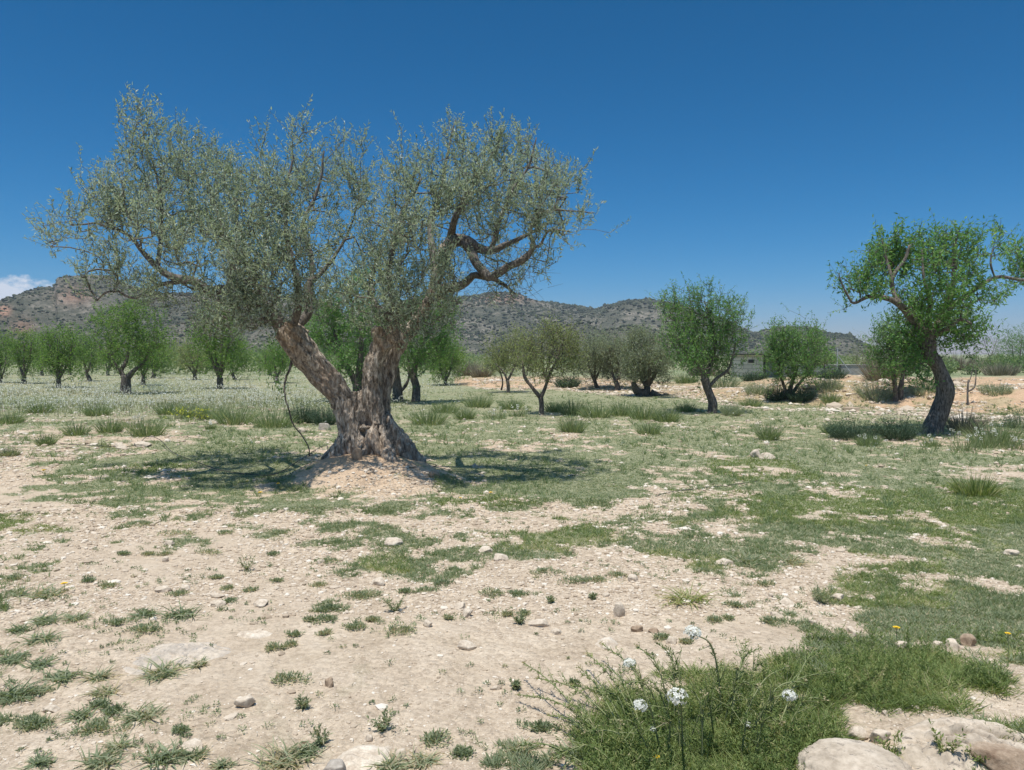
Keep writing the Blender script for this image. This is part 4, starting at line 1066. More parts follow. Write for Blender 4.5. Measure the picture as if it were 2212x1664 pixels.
tree('almond_tree', 'large almond tree at the right with a knobbly leaning dark trunk and wide rough limbs', 'almond tree', (2020, 938),
     [[(2014, 945, 0, .24), (2018, 915, 0, .18), (2032, 880, 0, .17), (2040, 845, 0, .16), (2030, 805, 0, .125), (2014, 770, 0, .125), (2004, 735, 0, .14)],
      [(2004, 742, 0, .13), (2000, 715, 0, .14), (2006, 700, 0, .08)],
      [(2000, 725, 0, .09), (1970, 690, -.1, .075), (1945, 660, -.2, .065), (1915, 645, -.2, .05), (1880, 640, -.2, .04), (1845, 655, -.2, .028), (1832, 640, -.2, .02), (1818, 610, -.2, .012), (1812, 590, -.2, .007)],
      [(1945, 660, -.2, .05), (1930, 630, 0, .045), (1928, 600, 0, .04), (1955, 560, 0, .035), (1965, 530, 0, .02)],
      [(1928, 605, 0, .03), (1915, 560, .2, .025), (1905, 520, .2, .012)],
      [(2006, 725, 0, .10), (2030, 695, .1, .08), (2050, 650, .2, .065), (2060, 600, .2, .05), (2062, 540, .2, .03), (2072, 500, .2, .012)],
      [(2040, 675, .1, .06), (2085, 640, 0, .05), (2120, 615, 0, .04), (2160, 598, -.1, .035), (2215, 605, -.1, .025), (2260, 590, -.1, .015)],
      [(2150, 602, -.1, .02), (2140, 570, -.1, .017), (2145, 540, -.1, .01), (2165, 525, -.1, .006)],
      [(2004, 700, 0, .07), (2008, 650, -.2, .04), (1996, 600, -.2, .028), (1990, 540, -.1, .012)],
      [(2012, 730, 0, .06), (2045, 710, -.3, .045), (2075, 690, -.4, .03), (2100, 700, -.4, .015)],
      [(1996, 745, 0, .05), (1965, 725, .3, .035), (1935, 715, .3, .02)]],
     [(1990, 515, 18, 18, .9), (1950, 525, 24, 22), (1915, 545, 30, 28), (1895, 540, 16, 22, .8), (1940, 570, 34, 30), (1895, 585, 26, 26), (1860, 605, 26, 24), (1835, 620, 18, 18, .8), (1828, 650, 12, 14, .6), (1870, 640, 24, 12, .7), (1815, 600, 8, 14, .5), (1900, 620, 26, 20, .8),
      (1990, 560, 30, 34), (2005, 600, 30, 30, .5), (1985, 640, 28, 28, .6), (2015, 650, 26, 26, .5), (2050, 530, 28, 26), (2078, 505, 14, 18, .7), (2085, 540, 28, 26), (2060, 580, 32, 30, .8), (2095, 590, 24, 22, .8), (2045, 620, 30, 26, .6),
      (2070, 650, 28, 24, .7), (2105, 625, 24, 22, .9), (2140, 640, 18, 16, .7), (2155, 640, 12, 14, .6), (2165, 520, 16, 16, .7), (2130, 535, 14, 20, .5), (2195, 560, 20, 30, .8), (2200, 600, 20, 20, .9), (2230, 580, 30, 30), (2190, 535, 10, 12, .7),
      (1960, 690, 30, 26, .9), (1990, 680, 30, 26), (2030, 690, 32, 28), (2070, 695, 30, 26), (2100, 700, 22, 22, .9), (2120, 720, 14, 20, .7), (2060, 730, 30, 24), (2090, 740, 22, 16, .8), (1970, 730, 28, 22), (1985, 765, 30, 20), (2015, 770, 26, 20, .8), (1995, 800, 20, 22, .8), (1955, 755, 24, 18, .7), (2020, 815, 12, 22, .9), (2035, 500, 8, 12, .5), (1950, 650, 24, 22, .7), (2020, 560, 20, 30, .7)],
     'almond_leaf', 'almond_bark', 2200, 9, .088, .026, seed=991, droop=.25, dspread=.6, slen=.20, sides=14)
orchard((1856, 803), (1828, 1905, 748, 792), .08, 'small pale green almond tree on top of the bank, left of the two-stemmed one', seed=44, n=600, leaf='pale_leaf', group=None, L=.075, W=.024, bk='pale_bark')
orchard((2200, 806), (2152, 2262, 704, 800), .12, 'dark green bushy tree at the right edge on top of the bank', seed=45, n=1500, leaf='almond_leaf', group=None, cat='tree', name='evergreen_tree', k=10)
tree('bare_tree', 'leafless grey tree at the right beyond the big tree, left of the dark green one', 'bare tree', (2140, 802),
     [[(2140, 803, 0, .06), (2140, 785, 0, .05), (2138, 770, 0, .04)], [(2138, 772, 0, .03), (2128, 745, 0, .02), (2124, 725, 0, .01)], [(2139, 772, 0, .03), (2150, 745, 0, .02), (2155, 722, 0, .01)]],
     [(2125, 735, 16, 22), (2150, 732, 16, 24), (2138, 755, 26, 18)], 'dry', 'pale_bark', 420, 3, .05, .01, seed=995)
tree('dead_sapling', 'thin dead brown sapling with one crooked side branch, right of the big right trunk', 'dead sapling', (2091, 876),
     [[(2091, 878, 0, .035), (2090, 855, 0, .03), (2091, 832, 0, .028), (2092, 820, 0, .015)], [(2091, 846, 0, .022), (2104, 838, 0, .02), (2108, 820, 0, .016), (2108, 800, 0, .008)], [(2092, 828, 0, .012), (2098, 812, 0, .01), (2104, 785, 0, .006)]],
     [(2104, 795, 5, 12), (2092, 822, 5, 8)], 'dry', 'brown_twig' if 'brown_twig' in M else 'olive_limb', 14, 1, .03, .006, seed=997)

# far mass of scrub and trees closing the plain
def far_scrub():
    acc = Acc(); r = np.random.default_rng(31)
    n = 620
    X = r.uniform(-300, 2600, n)
    d = r.uniform(58, 170, n)
    ok = ~((X > 1040) & (d < 75) & (X < 1500))
    X, d = X[ok], d[ok]
    x = (X - CX) / F * d
    z = height(x, d)
    h = r.uniform(1.0, 2.6, len(X)) * np.where(X < 1050, 1.25, .8) * np.where((X > 1000) & (X < 1140), .7, 1)
    m = 150
    v = unit(r.normal(size=(len(X), m, 3))) * r.random((len(X), m, 1)) ** .4
    P = np.stack([x, d, z + h * .45], -1)[:, None] + v * np.stack([h * r.uniform(.5, 1.1, len(X)), h * .6, h * .5], -1)[:, None]
    D = unit(r.normal(size=P.shape) + [0, 0, .3])
    tn = np.clip(np.repeat(r.random(len(X))[:, None], m, 1) * .6 + r.random(P.shape[:2]) * .4, 0, 1)
    V, Fq, T = leaf_quads(P.reshape(-1, 3), D.reshape(-1, 3), .30, .17, r, tint=tn.ravel())
    acc.add(V, Fq, T)
    tag(acc.out('far_scrub', M['tussock']), 'far belt of green and brownish bushes along the edge of the plain', 'scrub', kind='stuff')
far_scrub()

# ------------------------------------------------------------------ shed, yard wall and fence post beyond the bank
def box_bm(bm, x0, x1, y0, y1, z0, z1):
    vs = [bm.verts.new((x, y, z)) for z in (z0, z1) for y in (y0, y1) for x in (x0, x1)]
    for f in ((0, 2, 3, 1), (4, 5, 7, 6), (0, 1, 5, 4), (2, 6, 7, 3), (0, 4, 6, 2), (1, 3, 7, 5)):
        bm.faces.new([vs[i] for i in f])
def bm_obj(name, boxes, mat, parent, bev=.01):
    bm = bmesh.new()
    for b in boxes: box_bm(bm, *b)
    bmesh.ops.bevel(bm, geom=bm.edges[:], offset=bev, segments=1, affect='EDGES')
    me = bpy.data.meshes.new(name); bm.to_mesh(me); bm.free(); me.materials.append(mat)
    return link(bpy.data.objects.new(name, me), parent)
sp0 = at(1634, 775, 48.0)
zs = float(height(sp0[0], sp0[1])) - .2
shed = empty('stone_shed', (sp0[0], sp0[1], zs)); ht = 1.62 + .02 - zs
tag(shed, 'small cream block shed with a flat dark roof half hidden between two green trees', 'shed')
bm_obj('wall', [(-.88, .45, 0, .22, 0, ht - .12), (-.88, -.70, .22, 2.6, 0, ht - .12), (.23, .45, .22, 2.6, 0, ht - .12), (-.70, .23, 2.4, 2.6, 0, ht - .12)], M['block'], shed)
bm_obj('side_wall', [(.78, 2.3, .5, .7, 0, ht - .18)], M['greywall'], shed)
bm_obj('roof', [(-1.05, 2.4, -.3, 2.9, ht - .10, ht - .01)], M['roofsheet'], shed)
bm_obj('shade_panel', [(-.52, -.14, -.03, .02, ht - .62, ht - .40)], M['roofsheet'], shed)  # dark panel standing in for slight shading on the shed front
bm_obj('corner_post', [(.47, .60, .1, .25, 0, ht - .12)], M['roofsheet'], shed)
wp = at(1770, 800, 44.0); zw = float(height(wp[0], wp[1])) - .2
yw = empty('yard_wall', (wp[0], wp[1], zw)); tag(yw, 'low grey block wall seen between the low wide tree and the fence post', 'wall')
hw = 1.42 - zw - .50
bm_obj('wall', [(-2.2, 2.95, 0, .2, 0, hw)], M['greywall'], yw); bm_obj('coping', [(-2.25, 3.0, -.04, .24, hw + .003, hw + .06)], M['greywall'], yw)
bm_obj('pillar', [(1.05, 1.25, -.08, -.003, 0, hw + .03)], M['roofsheet'], yw)
fp = G(1814, 812) ; fp = Vector(at(1808, 812, 40.0)); fp.z = float(height(fp.x, fp.y)) - .1
fe = empty('fence_post', fp); tag(fe, 'thin grey metal fence post with a slanting brace on top of the bank', 'fence post')
top = at(1806, 754, 40.0)
V, Fs = tube([fp, (fp.x, fp.y, top[2])], [.03, .03], 8); mesh_np('post', V, Fs, M['metal'], fe)
b2 = at(1838, 806, 40.0)
V, Fs = tube([(fp.x, fp.y - .03, top[2] - .35), tuple(b2)], [.024, .024], 8); mesh_np('brace', V, Fs, M['metal'], fe)
V, Fs = tube([(fp.x, fp.y, top[2]), (fp.x, fp.y, top[2] + .03)], [.036, .03], 8); mesh_np('cap', V, Fs, M['metal'], fe)

# ------------------------------------------------------------------ irrigation hose lying over the field
def hose():
    pts = [(130, 962), (220, 968), (290, 966), (318, 956), (345, 962), (372, 980), (420, 1000), (470, 1018), (530, 1028), (590, 1030), (632, 1008), (668, 985), (705, 965)]
    W = []
    for i, (X, Y) in enumerate(pts):
        g = G(X, Y); W.append(np.array(g) + [0, 0, .025 + (.07 if 3 <= i <= 4 else 0)])
    g = np.array(G(705, 965)); W[-1] = g + [0, 0, .02]
    for (x, y) in ((MX - .55, MY + .7), (MX + .2, MY + .85), (MX + .9, MY + .45)):
        W.append(np.array([x, y, float(height(x, y)) + .02]))
    for X, Y in [(930, 1010), (960, 1030), (1000, 1058), (1080, 1078), (1200, 1086), (1300, 1084), (1390, 1078), (1440, 1066), (1500, 1058), (1570, 1050), (1640, 1040)]:
        W.append(np.array(G(X, Y)) + [0, 0, -.02 if X < 1440 else .006])
    P, R = smooth_path(W, [.0055] * len(W), .06)
    P[:, 2] = np.maximum(P[:, 2], height(P[:, 0], P[:, 1]) - .02)
    V, Fs = tube(P, R, 8, 0)
    o = mesh_np('irrigation_hose', V, Fs, M['hose'], None, smooth=True, origin=tuple(P[0]))
    tag(o, 'thin black irrigation hose running over the field and round the olive mound', 'hose')
hose()
# ------------------------------------------------------------------ tussocks and bushes of the middle distance
ORD = ['first', 'second', 'third', 'fourth', 'fifth', 'sixth', 'seventh', 'eighth', 'ninth', 'tenth', 'eleventh', 'twelfth', 'thirteenth', 'fourteenth', 'fifteenth', 'sixteenth', 'seventeenth', 'eighteenth', 'nineteenth', 'twentieth']
def ordinal(i):
    if i < 20: return ORD[i]
    t = {2: 'twenty', 3: 'thirty', 4: 'forty'}[(i + 1) // 10]
    return t + ('-' + ORD[(i + 1) % 10 - 1] if (i + 1) % 10 else 'th')
def tussock(name, X, Y, w, h, label, cat, mat, seed, n=260, hk=1.25, W=.008, group=None, kind='blade', tilt=.6, bend=.5, segs=2):
    g = G(X, Y); sc = g.y / F; w, h = w * sc * 1.1, h * sc * hk
    r = np.random.default_rng(seed)
    a = r.uniform(0, 6.28, n); q = np.sqrt(r.random(n))
    P = np.stack([g.x + np.cos(a) * q * w * .36, g.y + np.sin(a) * q * w * .36, np.zeros(n)], -1)
    P[:, 2] = height(P[:, 0], P[:, 1]) - .01
    D = unit(np.stack([np.cos(a) * q * tilt, np.sin(a) * q * tilt, np.full(n, 1.)], -1) + r.normal(size=(n, 3)) * .14)
    acc = Acc()
    Wd = max(W, .9 * sc)
    if kind == 'blade':
        ll = h * r.uniform(.55, 1.15, n) * (1.05 - .25 * q)
        acc.add(*blades(P, D, ll, Wd, bend, r, segs=segs))
    else:                                                   # leafy bush: stems with small leaves
        ll = h * r.uniform(.55, 1.1, n) * (1.1 - .45 * q)
        acc.add(*blades(P, D, ll, Wd * .7, .15, r, segs=2, tint=r.random(n) * .5))
        k = 9
        s = r.random((n, k)) ** .6
        LP = (P[:, None] + D[:, None] * (s * ll[:, None])[..., None]).reshape(-1, 3)
        LD = unit(np.repeat(D, k, 0) * .6 + r.normal(size=(n * k, 3)) * .5)
        acc.add(*leaf_quads(LP, LD, max(.035, 2.2 * sc), max(.009, .9 * sc), r, roll=1.0))
    o = acc.out(name, M[mat], None, origin=tuple(g))
    tag(o, label, cat, group)
    return o
GT = 'grassy tussocks scattered over the field'
TUS = [
 (1640, 852, 60, 26, 'l', 'grey_leaf', 'grey green scrub on the bank between the lone and the low wide tree'),
 (1790, 842, 60, 24, 'l', 'grey_leaf', 'green scrub on the orange bank right of the low wide tree'),
 (2000, 845, 60, 26, 'l', 'grey_leaf', 'scrub on the bank just left of the big right trunk'),
 (2150, 850, 60, 22, 'l', 'grey_leaf', 'low scrub on the bank near the right edge'),
 (1520, 812, 80, 26, 't', 'dry', 'pale twiggy scrub far behind the lone almond tree'),
 (1700, 812, 80, 24, 'l', 'grey_leaf', 'scrub in front of the grey yard wall'),
 (1795, 818, 60, 24, 'l', 'darkbush', 'dark scrub at the foot of the fence post'),  # X, Y(base), width, height, kind, material, words
 (20, 915, 60, 28, 'b', 'tussock', 'wispy pale tussock at the left edge of the field below the white flowers'),
 (88, 892, 60, 26, 'b', 'tussock', 'low wispy tussock below the leftmost orchard trees'),
 (165, 940, 50, 30, 'b', 'tussock', 'green tussock left of the rubble heap'),
 (212, 898, 56, 26, 'b', 'tussock', 'wispy tussock at the front of the white flowers, below the second almond tree'),
 (238, 934, 52, 34, 'b', 'tussock', 'green tussock just behind the rubble heap'),
 (100, 962, 36, 26, 'b', 'tussock', 'narrow tussock among stones near the left edge'),
 (318, 942, 70, 42, 'b', 'tussock', 'rounded green tussock right of the rubble heap'),
 (365, 895, 56, 30, 'b', 'tussock', 'dark green tussock at the edge of the white flowers, left of the yellow blooms'),
 (418, 902, 50, 34, 'b', 'tussock', 'greyish tussock just behind the yellow blooms'),
 (460, 906, 60, 34, 'b', 'tussock', 'grey green tussock right of the yellow blooms'),
 (508, 916, 80, 44, 'b', 'tussock', 'wide grey green tussock between the yellow blooms and the hanging shoot'),
 (590, 922, 90, 40, 'b', 'tussock', 'wide fine-leaved tussock left of the hanging shoot'),
 (652, 914, 44, 44, 'l', 'darkbush', 'dark green bushy clump right of the hanging shoot'),
 (702, 918, 44, 40, 'l', 'darkbush', 'dark green bush close behind the olive trunk'),
 (925, 916, 80, 40, 'b', 'tussock', 'wide grey green tussock just right of the olive trunk'),
 (962, 892, 60, 26, 'b', 'tussock', 'pale tussock beyond the wide one right of the olive'),
 (1006, 906, 40, 28, 'b', 'tussock', 'small round tussock right of the wide one beside the olive'),
 (1032, 880, 60, 30, 'b', 'tussock', 'tussock in front of the rear yellowish tree'),
 (1104, 884, 50, 24, 'b', 'tussock', 'low tussock left of the Y-forked trunk'),
 (1200, 890, 46, 26, 'b', 'tussock', 'tussock just right of the Y-forked trunk'),
 (1236, 934, 52, 40, 'b', 'tussock', 'bright round tussock in the open grass below the Y-forked tree'),
 (1238, 896, 60, 34, 'b', 'tussock', 'tall tussock behind the bright round one'),
 (1290, 902, 70, 34, 'b', 'tussock', 'wide tussock in front of the grey olives, leftmost of the row'),
 (1345, 898, 60, 32, 'b', 'tussock', 'tussock in front of the middle grey olive'),
 (1392, 906, 70, 34, 'b', 'tussock', 'wide tussock below the wide grey olive'),
 (1440, 910, 60, 30, 'b', 'tussock', 'tussock at the right end of the row before the grey olives'),
 (1402, 938, 60, 26, 'b', 'tussock', 'low tussock in the grass nearer than the grey olive row'),
 (1482, 890, 44, 22, 'b', 'tussock', 'small tussock left of the tall lone almond tree'),
 (1580, 898, 44, 26, 'l', 'grey_leaf', 'small grey bush right of the lone almond trunk'),
 (1622, 880, 46, 22, 'b', 'tussock', 'low tussock before the bank, between the lone and the low wide tree'),
 (1660, 950, 44, 40, 'b', 'tussock', 'upright yellowish tussock alone in the grass right of centre'),
 (1800, 936, 50, 22, 'b', 'tussock', 'pale low tussock left of the dark bushes at the right'),
 (1680, 862, 54, 26, 'l', 'darkbush', 'dark scrub at the left foot of the low wide almond tree'),
 (1732, 866, 50, 26, 'l', 'darkbush', 'dark scrub at the right foot of the low wide almond tree'),
 (1795, 868, 40, 20, 'b', 'tussock', 'pale tussock at the foot of the orange bank'),
 (1892, 862, 80, 44, 'l', 'grey_leaf', 'big grey green bush in front of the two-stemmed almond tree'),
 (1905, 820, 70, 56, 't', 'dry', 'tall brownish twiggy bush behind the grey green one'),
 (1840, 948, 100, 42, 'l', 'darkbush', 'wide dark green bush left of the big right trunk'),
 (1938, 950, 66, 52, 'l', 'darkbush', 'rounded dark green bush beside the big right trunk'),
 (1875, 960, 50, 24, 'b', 'tussock', 'paler tussock in front of the dark bushes'),
 (2085, 935, 70, 50, 't', 'dry', 'greyish twiggy bush just right of the big right trunk'),
 (2150, 960, 110, 54, 'b', 'tussock', 'large yellowish green tussock right of the big right trunk'),
 (2205, 925, 60, 34, 'l', 'grey_leaf', 'grey green bush at the right edge of the field'),
 (2108, 1070, 90, 46, 'b', 'grass', 'bright green grass tuft alone in the meadow at the right'),
 (1560, 838, 70, 34, 'l', 'grey_leaf', 'grey bush behind the lone almond trunk'),
 (1630, 822, 60, 18, 'l', 'darkbush', 'low green bush at the foot of the cream shed'),
 (2070, 800, 90, 34, 't', 'dry', 'brownish scrub on the bank right of the big trunk'),
 (2160, 812, 70, 28, 't', 'dry', 'brownish green scrub under the dark green tree at the right edge'),
 (1225, 838, 52, 24, 'l', 'darkbush', 'very dark low bush before the pink soil strip in the centre'),
 (1015, 812, 60, 30, 't', 'dry', 'purplish brown twiggy bush behind the small bright almond tree'),
 (1040, 815, 50, 26, 't', 'dry', 'brown twiggy bush left of the rear yellowish tree'),
 (1482, 828, 50, 22, 'b', 'tussock', 'pale green tussock behind and left of the lone almond trunk'),
 (20, 985, 40, 20, 'b', 'weed', 'low grey weed tuft near the left edge before the rubble'),
]
for i, (X, Y, w, h, k, mt, lb) in enumerate(TUS):
    cat = 'bush' if 'bush' in lb or 'scrub' in lb or 'clump' in lb else 'tussock'
    nm = cat if cat == 'tussock' else 'bush'
    if k == 'b': tussock(nm, X, Y, w, h, lb, cat, mt, 500 + i, n=int(240 + w * 2.5), group=GT if cat == 'tussock' else None)
    elif k == 'l': tussock(nm, X, Y, w, h, lb, cat, mt, 500 + i, n=int((110 + w * 1.6) * (2.2 if mt == 'darkbush' else 1.3)), kind='leaf', tilt=.9)
    else: tussock(nm, X, Y, w, h, lb, cat, mt, 500 + i, n=int(300 + w * 3), tilt=.8, bend=.1)

# ------------------------------------------------------------------ ground cover, grass, flowers, gravel: uncountable
BRIGHT = [(60, 1128, 130, 26), (830, 1216, 60, 22), (1180, 1160, 150, 40), (1640, 1020, 110, 22), (1760, 1100, 300, 40), (1420, 1215, 160, 30), (2080, 1105, 260, 60), (1050, 1085, 120, 14), (330, 1010, 90, 12), (1560, 1560, 420, 170), (1950, 1500, 260, 110), (2180, 1520, 80, 90), (1900, 1250, 200, 60)]
def bright_at(X, Y, x, y):
    b = np.zeros_like(X)
    for bx, by, rx, ry in BRIGHT: b = np.maximum(b, np.exp(-((X - bx) / rx) ** 2 - ((Y - by) / ry) ** 2))
    return b + .9 * (fbm(x * 1.3, y * 1.3, seed=91, octv=4) - .5) + .5 * (fbm(x * 9, y * 9, seed=92, octv=2) - .5)
def in_view(n, y0, y1, r, xr=(-560, 2860), pw=1.0):
    X = r.uniform(*xr, n); Y = y0 + (y1 - y0) * r.random(n) ** pw
    x, y, z = ground(X, Y)
    return X, Y, x, y, z
def clumps(acc, x, y, z, k, length, width, up, bend, r, tint_off=0., segs=2, jit=.6):
    n = len(x)
    a = r.uniform(0, 6.28, (n, k)); u = up * r.uniform(.5, 1.5, (n, k))
    D = unit(np.stack([np.cos(a), np.sin(a), u], -1))
    L = (length[:, None] * r.uniform(.55, 1.2, (n, k)))
    P = np.stack([np.repeat(x[:, None], k, 1), np.repeat(y[:, None], k, 1), np.repeat(z[:, None], k, 1)], -1)
    P = P + np.stack([np.cos(a), np.sin(a), a * 0], -1) * (length[:, None] * jit * r.random((n, k)))[..., None]
    P[..., 2] -= .004
    T = np.clip(.5 * r.random((n, 1)) + .5 * r.random((n, k)) + tint_off, 0, 1)
    W = np.repeat(width[:, None], k, 1).ravel()
    if segs == 1: V, Fq, TT = leaf_quads(P.reshape(-1, 3), D.reshape(-1, 3), L.ravel(), W, r, tint=T.ravel(), roll=.6)
    else: V, Fq, TT = blades(P.reshape(-1, 3), D.reshape(-1, 3), L.ravel(), W, bend, r, segs=segs, tint=T.ravel())
    acc.add(V, Fq, TT)
r = np.random.default_rng(78)
aw, ag = Acc(), Acc()
# middle distance and far: y in view 862..1110
X, Y, x, y, z = in_view(215000, 800, 1165, r, pw=.72)
cov = cover_at(x, y); pt = patchy(x, y)
onb = (np.interp(X, BX, BH) > .05) & (y > np.interp(X, BX, BT) - .5) & (y < np.interp(X, BX, BT) + 7)
keep = (pt < cov - .04 + .22 * (r.random(len(x)) - .5)) & (y < 75) & (Y < 1165 - 60 * r.random(len(x))) & (~onb | ((r.random(len(x)) < .85) & (fbm(x * .8, y * .8, seed=101, octv=3) > .46)))
keep &= ~((np.hypot((x - MX) / 1.0, (y - MY) / .9) < .45))
X, Y, x, y, z = [q[keep] for q in (X, Y, x, y, z)]
isb = bright_at(X, Y, x, y) > .42
sc = y / F
for m, acc, ln, up in ((~isb, aw, 4.2, .55), (isb, ag, 6.0, 1.0)):
    if m.sum(): clumps(acc, x[m], y[m], z[m], 4, np.clip(sc[m] * ln, .03, .16) * r.uniform(.7, 1.4, m.sum()), np.clip(sc[m] * 1.25, .005, .045), up, .4, r, segs=1)
# nearer ground: y 1100..1664
X, Y, x, y, z = in_view(212000, 1100, 1750, r, pw=1.0)
cov = cover_at(x, y); pt = patchy(x, y)
keep = (pt < cov + .06 * (r.random(len(x)) - .5)) & (cov > .035)
keep &= r.random(len(x)) < np.clip(1.15 - (Y - 1100) / 900, .35, 1) * sstep(1098, 1150, Y + 30 * r.random(len(x)))
X, Y, x, y, z = [q[keep] for q in (X, Y, x, y, z)]
br = bright_at(X, Y, x, y); isb = br > .40
lz = ~((Y > 1390) & (X > 1180) & (r.random(len(x)) < .25))
X, Y, x, y, z, br, isb = [q[lz] for q in (X, Y, x, y, z, br, isb)]
lush = sstep(1360, 1450, Y) * sstep(1180, 1500, X + (Y - 1400) * .6)
m = ~isb
clumps(aw, x[m], y[m], z[m], 6, r.uniform(.016, .042, m.sum()) * (1 + .6 * lush[m]), r.uniform(.0035, .0065, m.sum()), .9, .35, r, segs=1)
m = isb
clumps(ag, x[m], y[m], z[m], 6, r.uniform(.022, .06, m.sum()) * (1 + .4 * lush[m]), r.uniform(.0025, .0045, m.sum()), 1.1, .4, r, segs=2, tint_off=(.45 * (fbm(x[m] * 3, y[m] * 3, seed=104, octv=3) - .42) * 2)[:, None])
# taller tufts and dry wisps standing up out of the turf
X, Y, x, y, z = in_view(20000, 850, 1340, r, pw=.8)
cov = cover_at(x, y); kk = (patchy(x, y) < cov + .05) & (fbm(x * .9, y * .9, seed=103, octv=3) > .44) & (y < 40) & (cov > .3)
x, y, z = x[kk], y[kk], z[kk]; n = len(x)
tf = Acc(); clumps(tf, x, y, z, 9, r.uniform(.035, .11, n) * np.clip(y / 9, .7, 1.6), np.clip(y / F * 1.1, .0025, .02), 2.0, .4, r, segs=2, jit=.25)
tag(tf.out('grass_tufts', M['tussock']), 'small upright tufts and dry wisps standing in the turf', 'grass', kind='stuff')
# tiny seedlings dotted over the gravel
X, Y, x, y, z = in_view(2600, 1105, 1640, r, xr=(-200, 1750), pw=1.5)
kk = (fbm(x * 1.7, y * 1.7, seed=98, octv=2) > .50) & (r.random(len(x)) < np.where((X > 480) & (Y > 1350), .12, .75))
x, y, z = x[kk], y[kk], z[kk]; n = len(x)
rs_ = np.exp(r.normal(size=n) * .5) * .016
k = 22; a = r.uniform(0, 6.28, (n, k)); q = np.sqrt(r.random((n, k))) * rs_[:, None]
PX, PY = x[:, None] + np.cos(a) * q, y[:, None] + np.sin(a) * q
P = np.stack([PX, PY, height(PX, PY) + .003 + r.random((n, k)) * rs_[:, None] * .5], -1).reshape(-1, 3)
D = unit(np.stack([np.cos(a), np.sin(a), r.uniform(.2, 1.6, (n, k))], -1).reshape(-1, 3) + r.normal(size=(n * k, 3)) * .4)
aw.add(*leaf_quads(P, D, r.uniform(.007, .018, n * k), .0055, r, roll=.6, tint=np.clip(np.repeat(r.random(n) ** 1.3, k) * .7 + .3 * r.random(n * k), 0, 1)))
# the lush corner: taller herbs around the mustard
X, Y, x, y, z = in_view(19500, 1380, 1900, r, xr=(1150, 2800))
cov = cover_at(x, y)
edge = 1225 + np.maximum(0, 1660 - Y) * 1.9
keep = (cov > .45) & (X > edge - 60 * r.random(len(x))) & (patchy(x, y) < cov - .10) & (fbm(x * 6, y * 6, seed=102, octv=2) > .40)
x, y, z = x[keep], y[keep], z[keep]; n = len(x)
hv = .55 + .9 * fbm(x * 3, y * 3, seed=93); clumps(ag, x, y, z, 7, r.uniform(.025, .075, n) * hv, r.uniform(.0018, .0036, n), 1.4, .6, r, segs=3, jit=.35, tint_off=(.5 * (fbm(x * 2.5, y * 2.5, seed=94, octv=3) - .42) * 1.8)[:, None])
m = r.random(n) < .85                                     # feathery leafed stems
a = r.uniform(0, 6.28, m.sum()); D = unit(np.stack([np.cos(a) * .5, np.sin(a) * .5, np.ones(m.sum())], -1)); ll = r.uniform(.04, .13, m.sum()) * hv[m]
P = np.stack([x[m] + r.normal(size=m.sum()) * .02, y[m] + r.normal(size=m.sum()) * .02, z[m]], -1); k = 20
s = r.random((m.sum(), k)); LP = (P[:, None] + D[:, None] * (s * ll[:, None])[..., None]).reshape(-1, 3)
ag.add(*leaf_quads(LP, unit(np.repeat(D, k, 0) * .5 + r.normal(size=(len(LP), 3)) * .6), r.uniform(.010, .026, len(LP)), .0042, r, roll=.8, tint=np.clip(np.repeat(r.random(m.sum()), k) * .6 + .45 * r.random(len(LP)) ** 2, 0, 1)))
tag(aw.out('ground_cover', M['weed']), 'low grey green weeds matting the stony ground', 'weeds', kind='stuff')
tag(ag.out('grass', M['grass']), 'bright green grass and herbs growing in patches', 'grass', kind='stuff')

# white flowering herbs over the left field
af, ast = Acc(), Acc()
X, Y, x, y, z = in_view(38000, 800, 905, r, xr=(-200, 1000), pw=.8)
dn = np.exp(-((Y - 862) / 26) ** 2) * np.clip(1.25 - np.abs(X - 250) / 700, .2, 1) + .35 * (Y < 840)
keep = r.random(len(x)) < dn * (.22 + .8 * (fbm(x * .35, y * .35, seed=95, octv=3) > .47))
keep &= r.random(len(x)) < .75
X2, Y2, x2, y2, z2 = in_view(2600, 900, 1010, r, pw=1.3)
k2 = r.random(len(x2)) < .35 * (fbm(x2 * .5, y2 * .5, seed=97) > .5) + .06
x, y, z = np.r_[x[keep], x2[k2]], np.r_[y[keep], y2[k2]], np.r_[z[keep], z2[k2]]
n = len(x); hgt = r.uniform(.10, .34, n) * np.where(np.arange(n) < keep.sum(), 1, .55)
P = np.stack([x, y, z + hgt], -1)
for q in range(3):
    af.add(*leaf_quads(P + r.normal(size=P.shape) * .012, unit(r.normal(size=P.shape) * [1, 1, .4]), np.clip(y / F * 2.0, .014, .05), np.clip(y / F * 1.6, .012, .04), r))
ast.add(*blades(np.stack([x, y, z], -1), unit(np.stack([r.normal(size=n) * .15, r.normal(size=n) * .15, np.ones(n)], -1)), hgt, .010, .1, r, segs=1))
tag(af.out('white_flowers', M['petal_white']), 'white wild flowers spread over the left field below the almond trees', 'wild flowers', kind='stuff')
tag(ast.out('flower_stems', M['stem']), 'thin green stems under the white wild flowers of the left field', 'flower stems', kind='stuff')

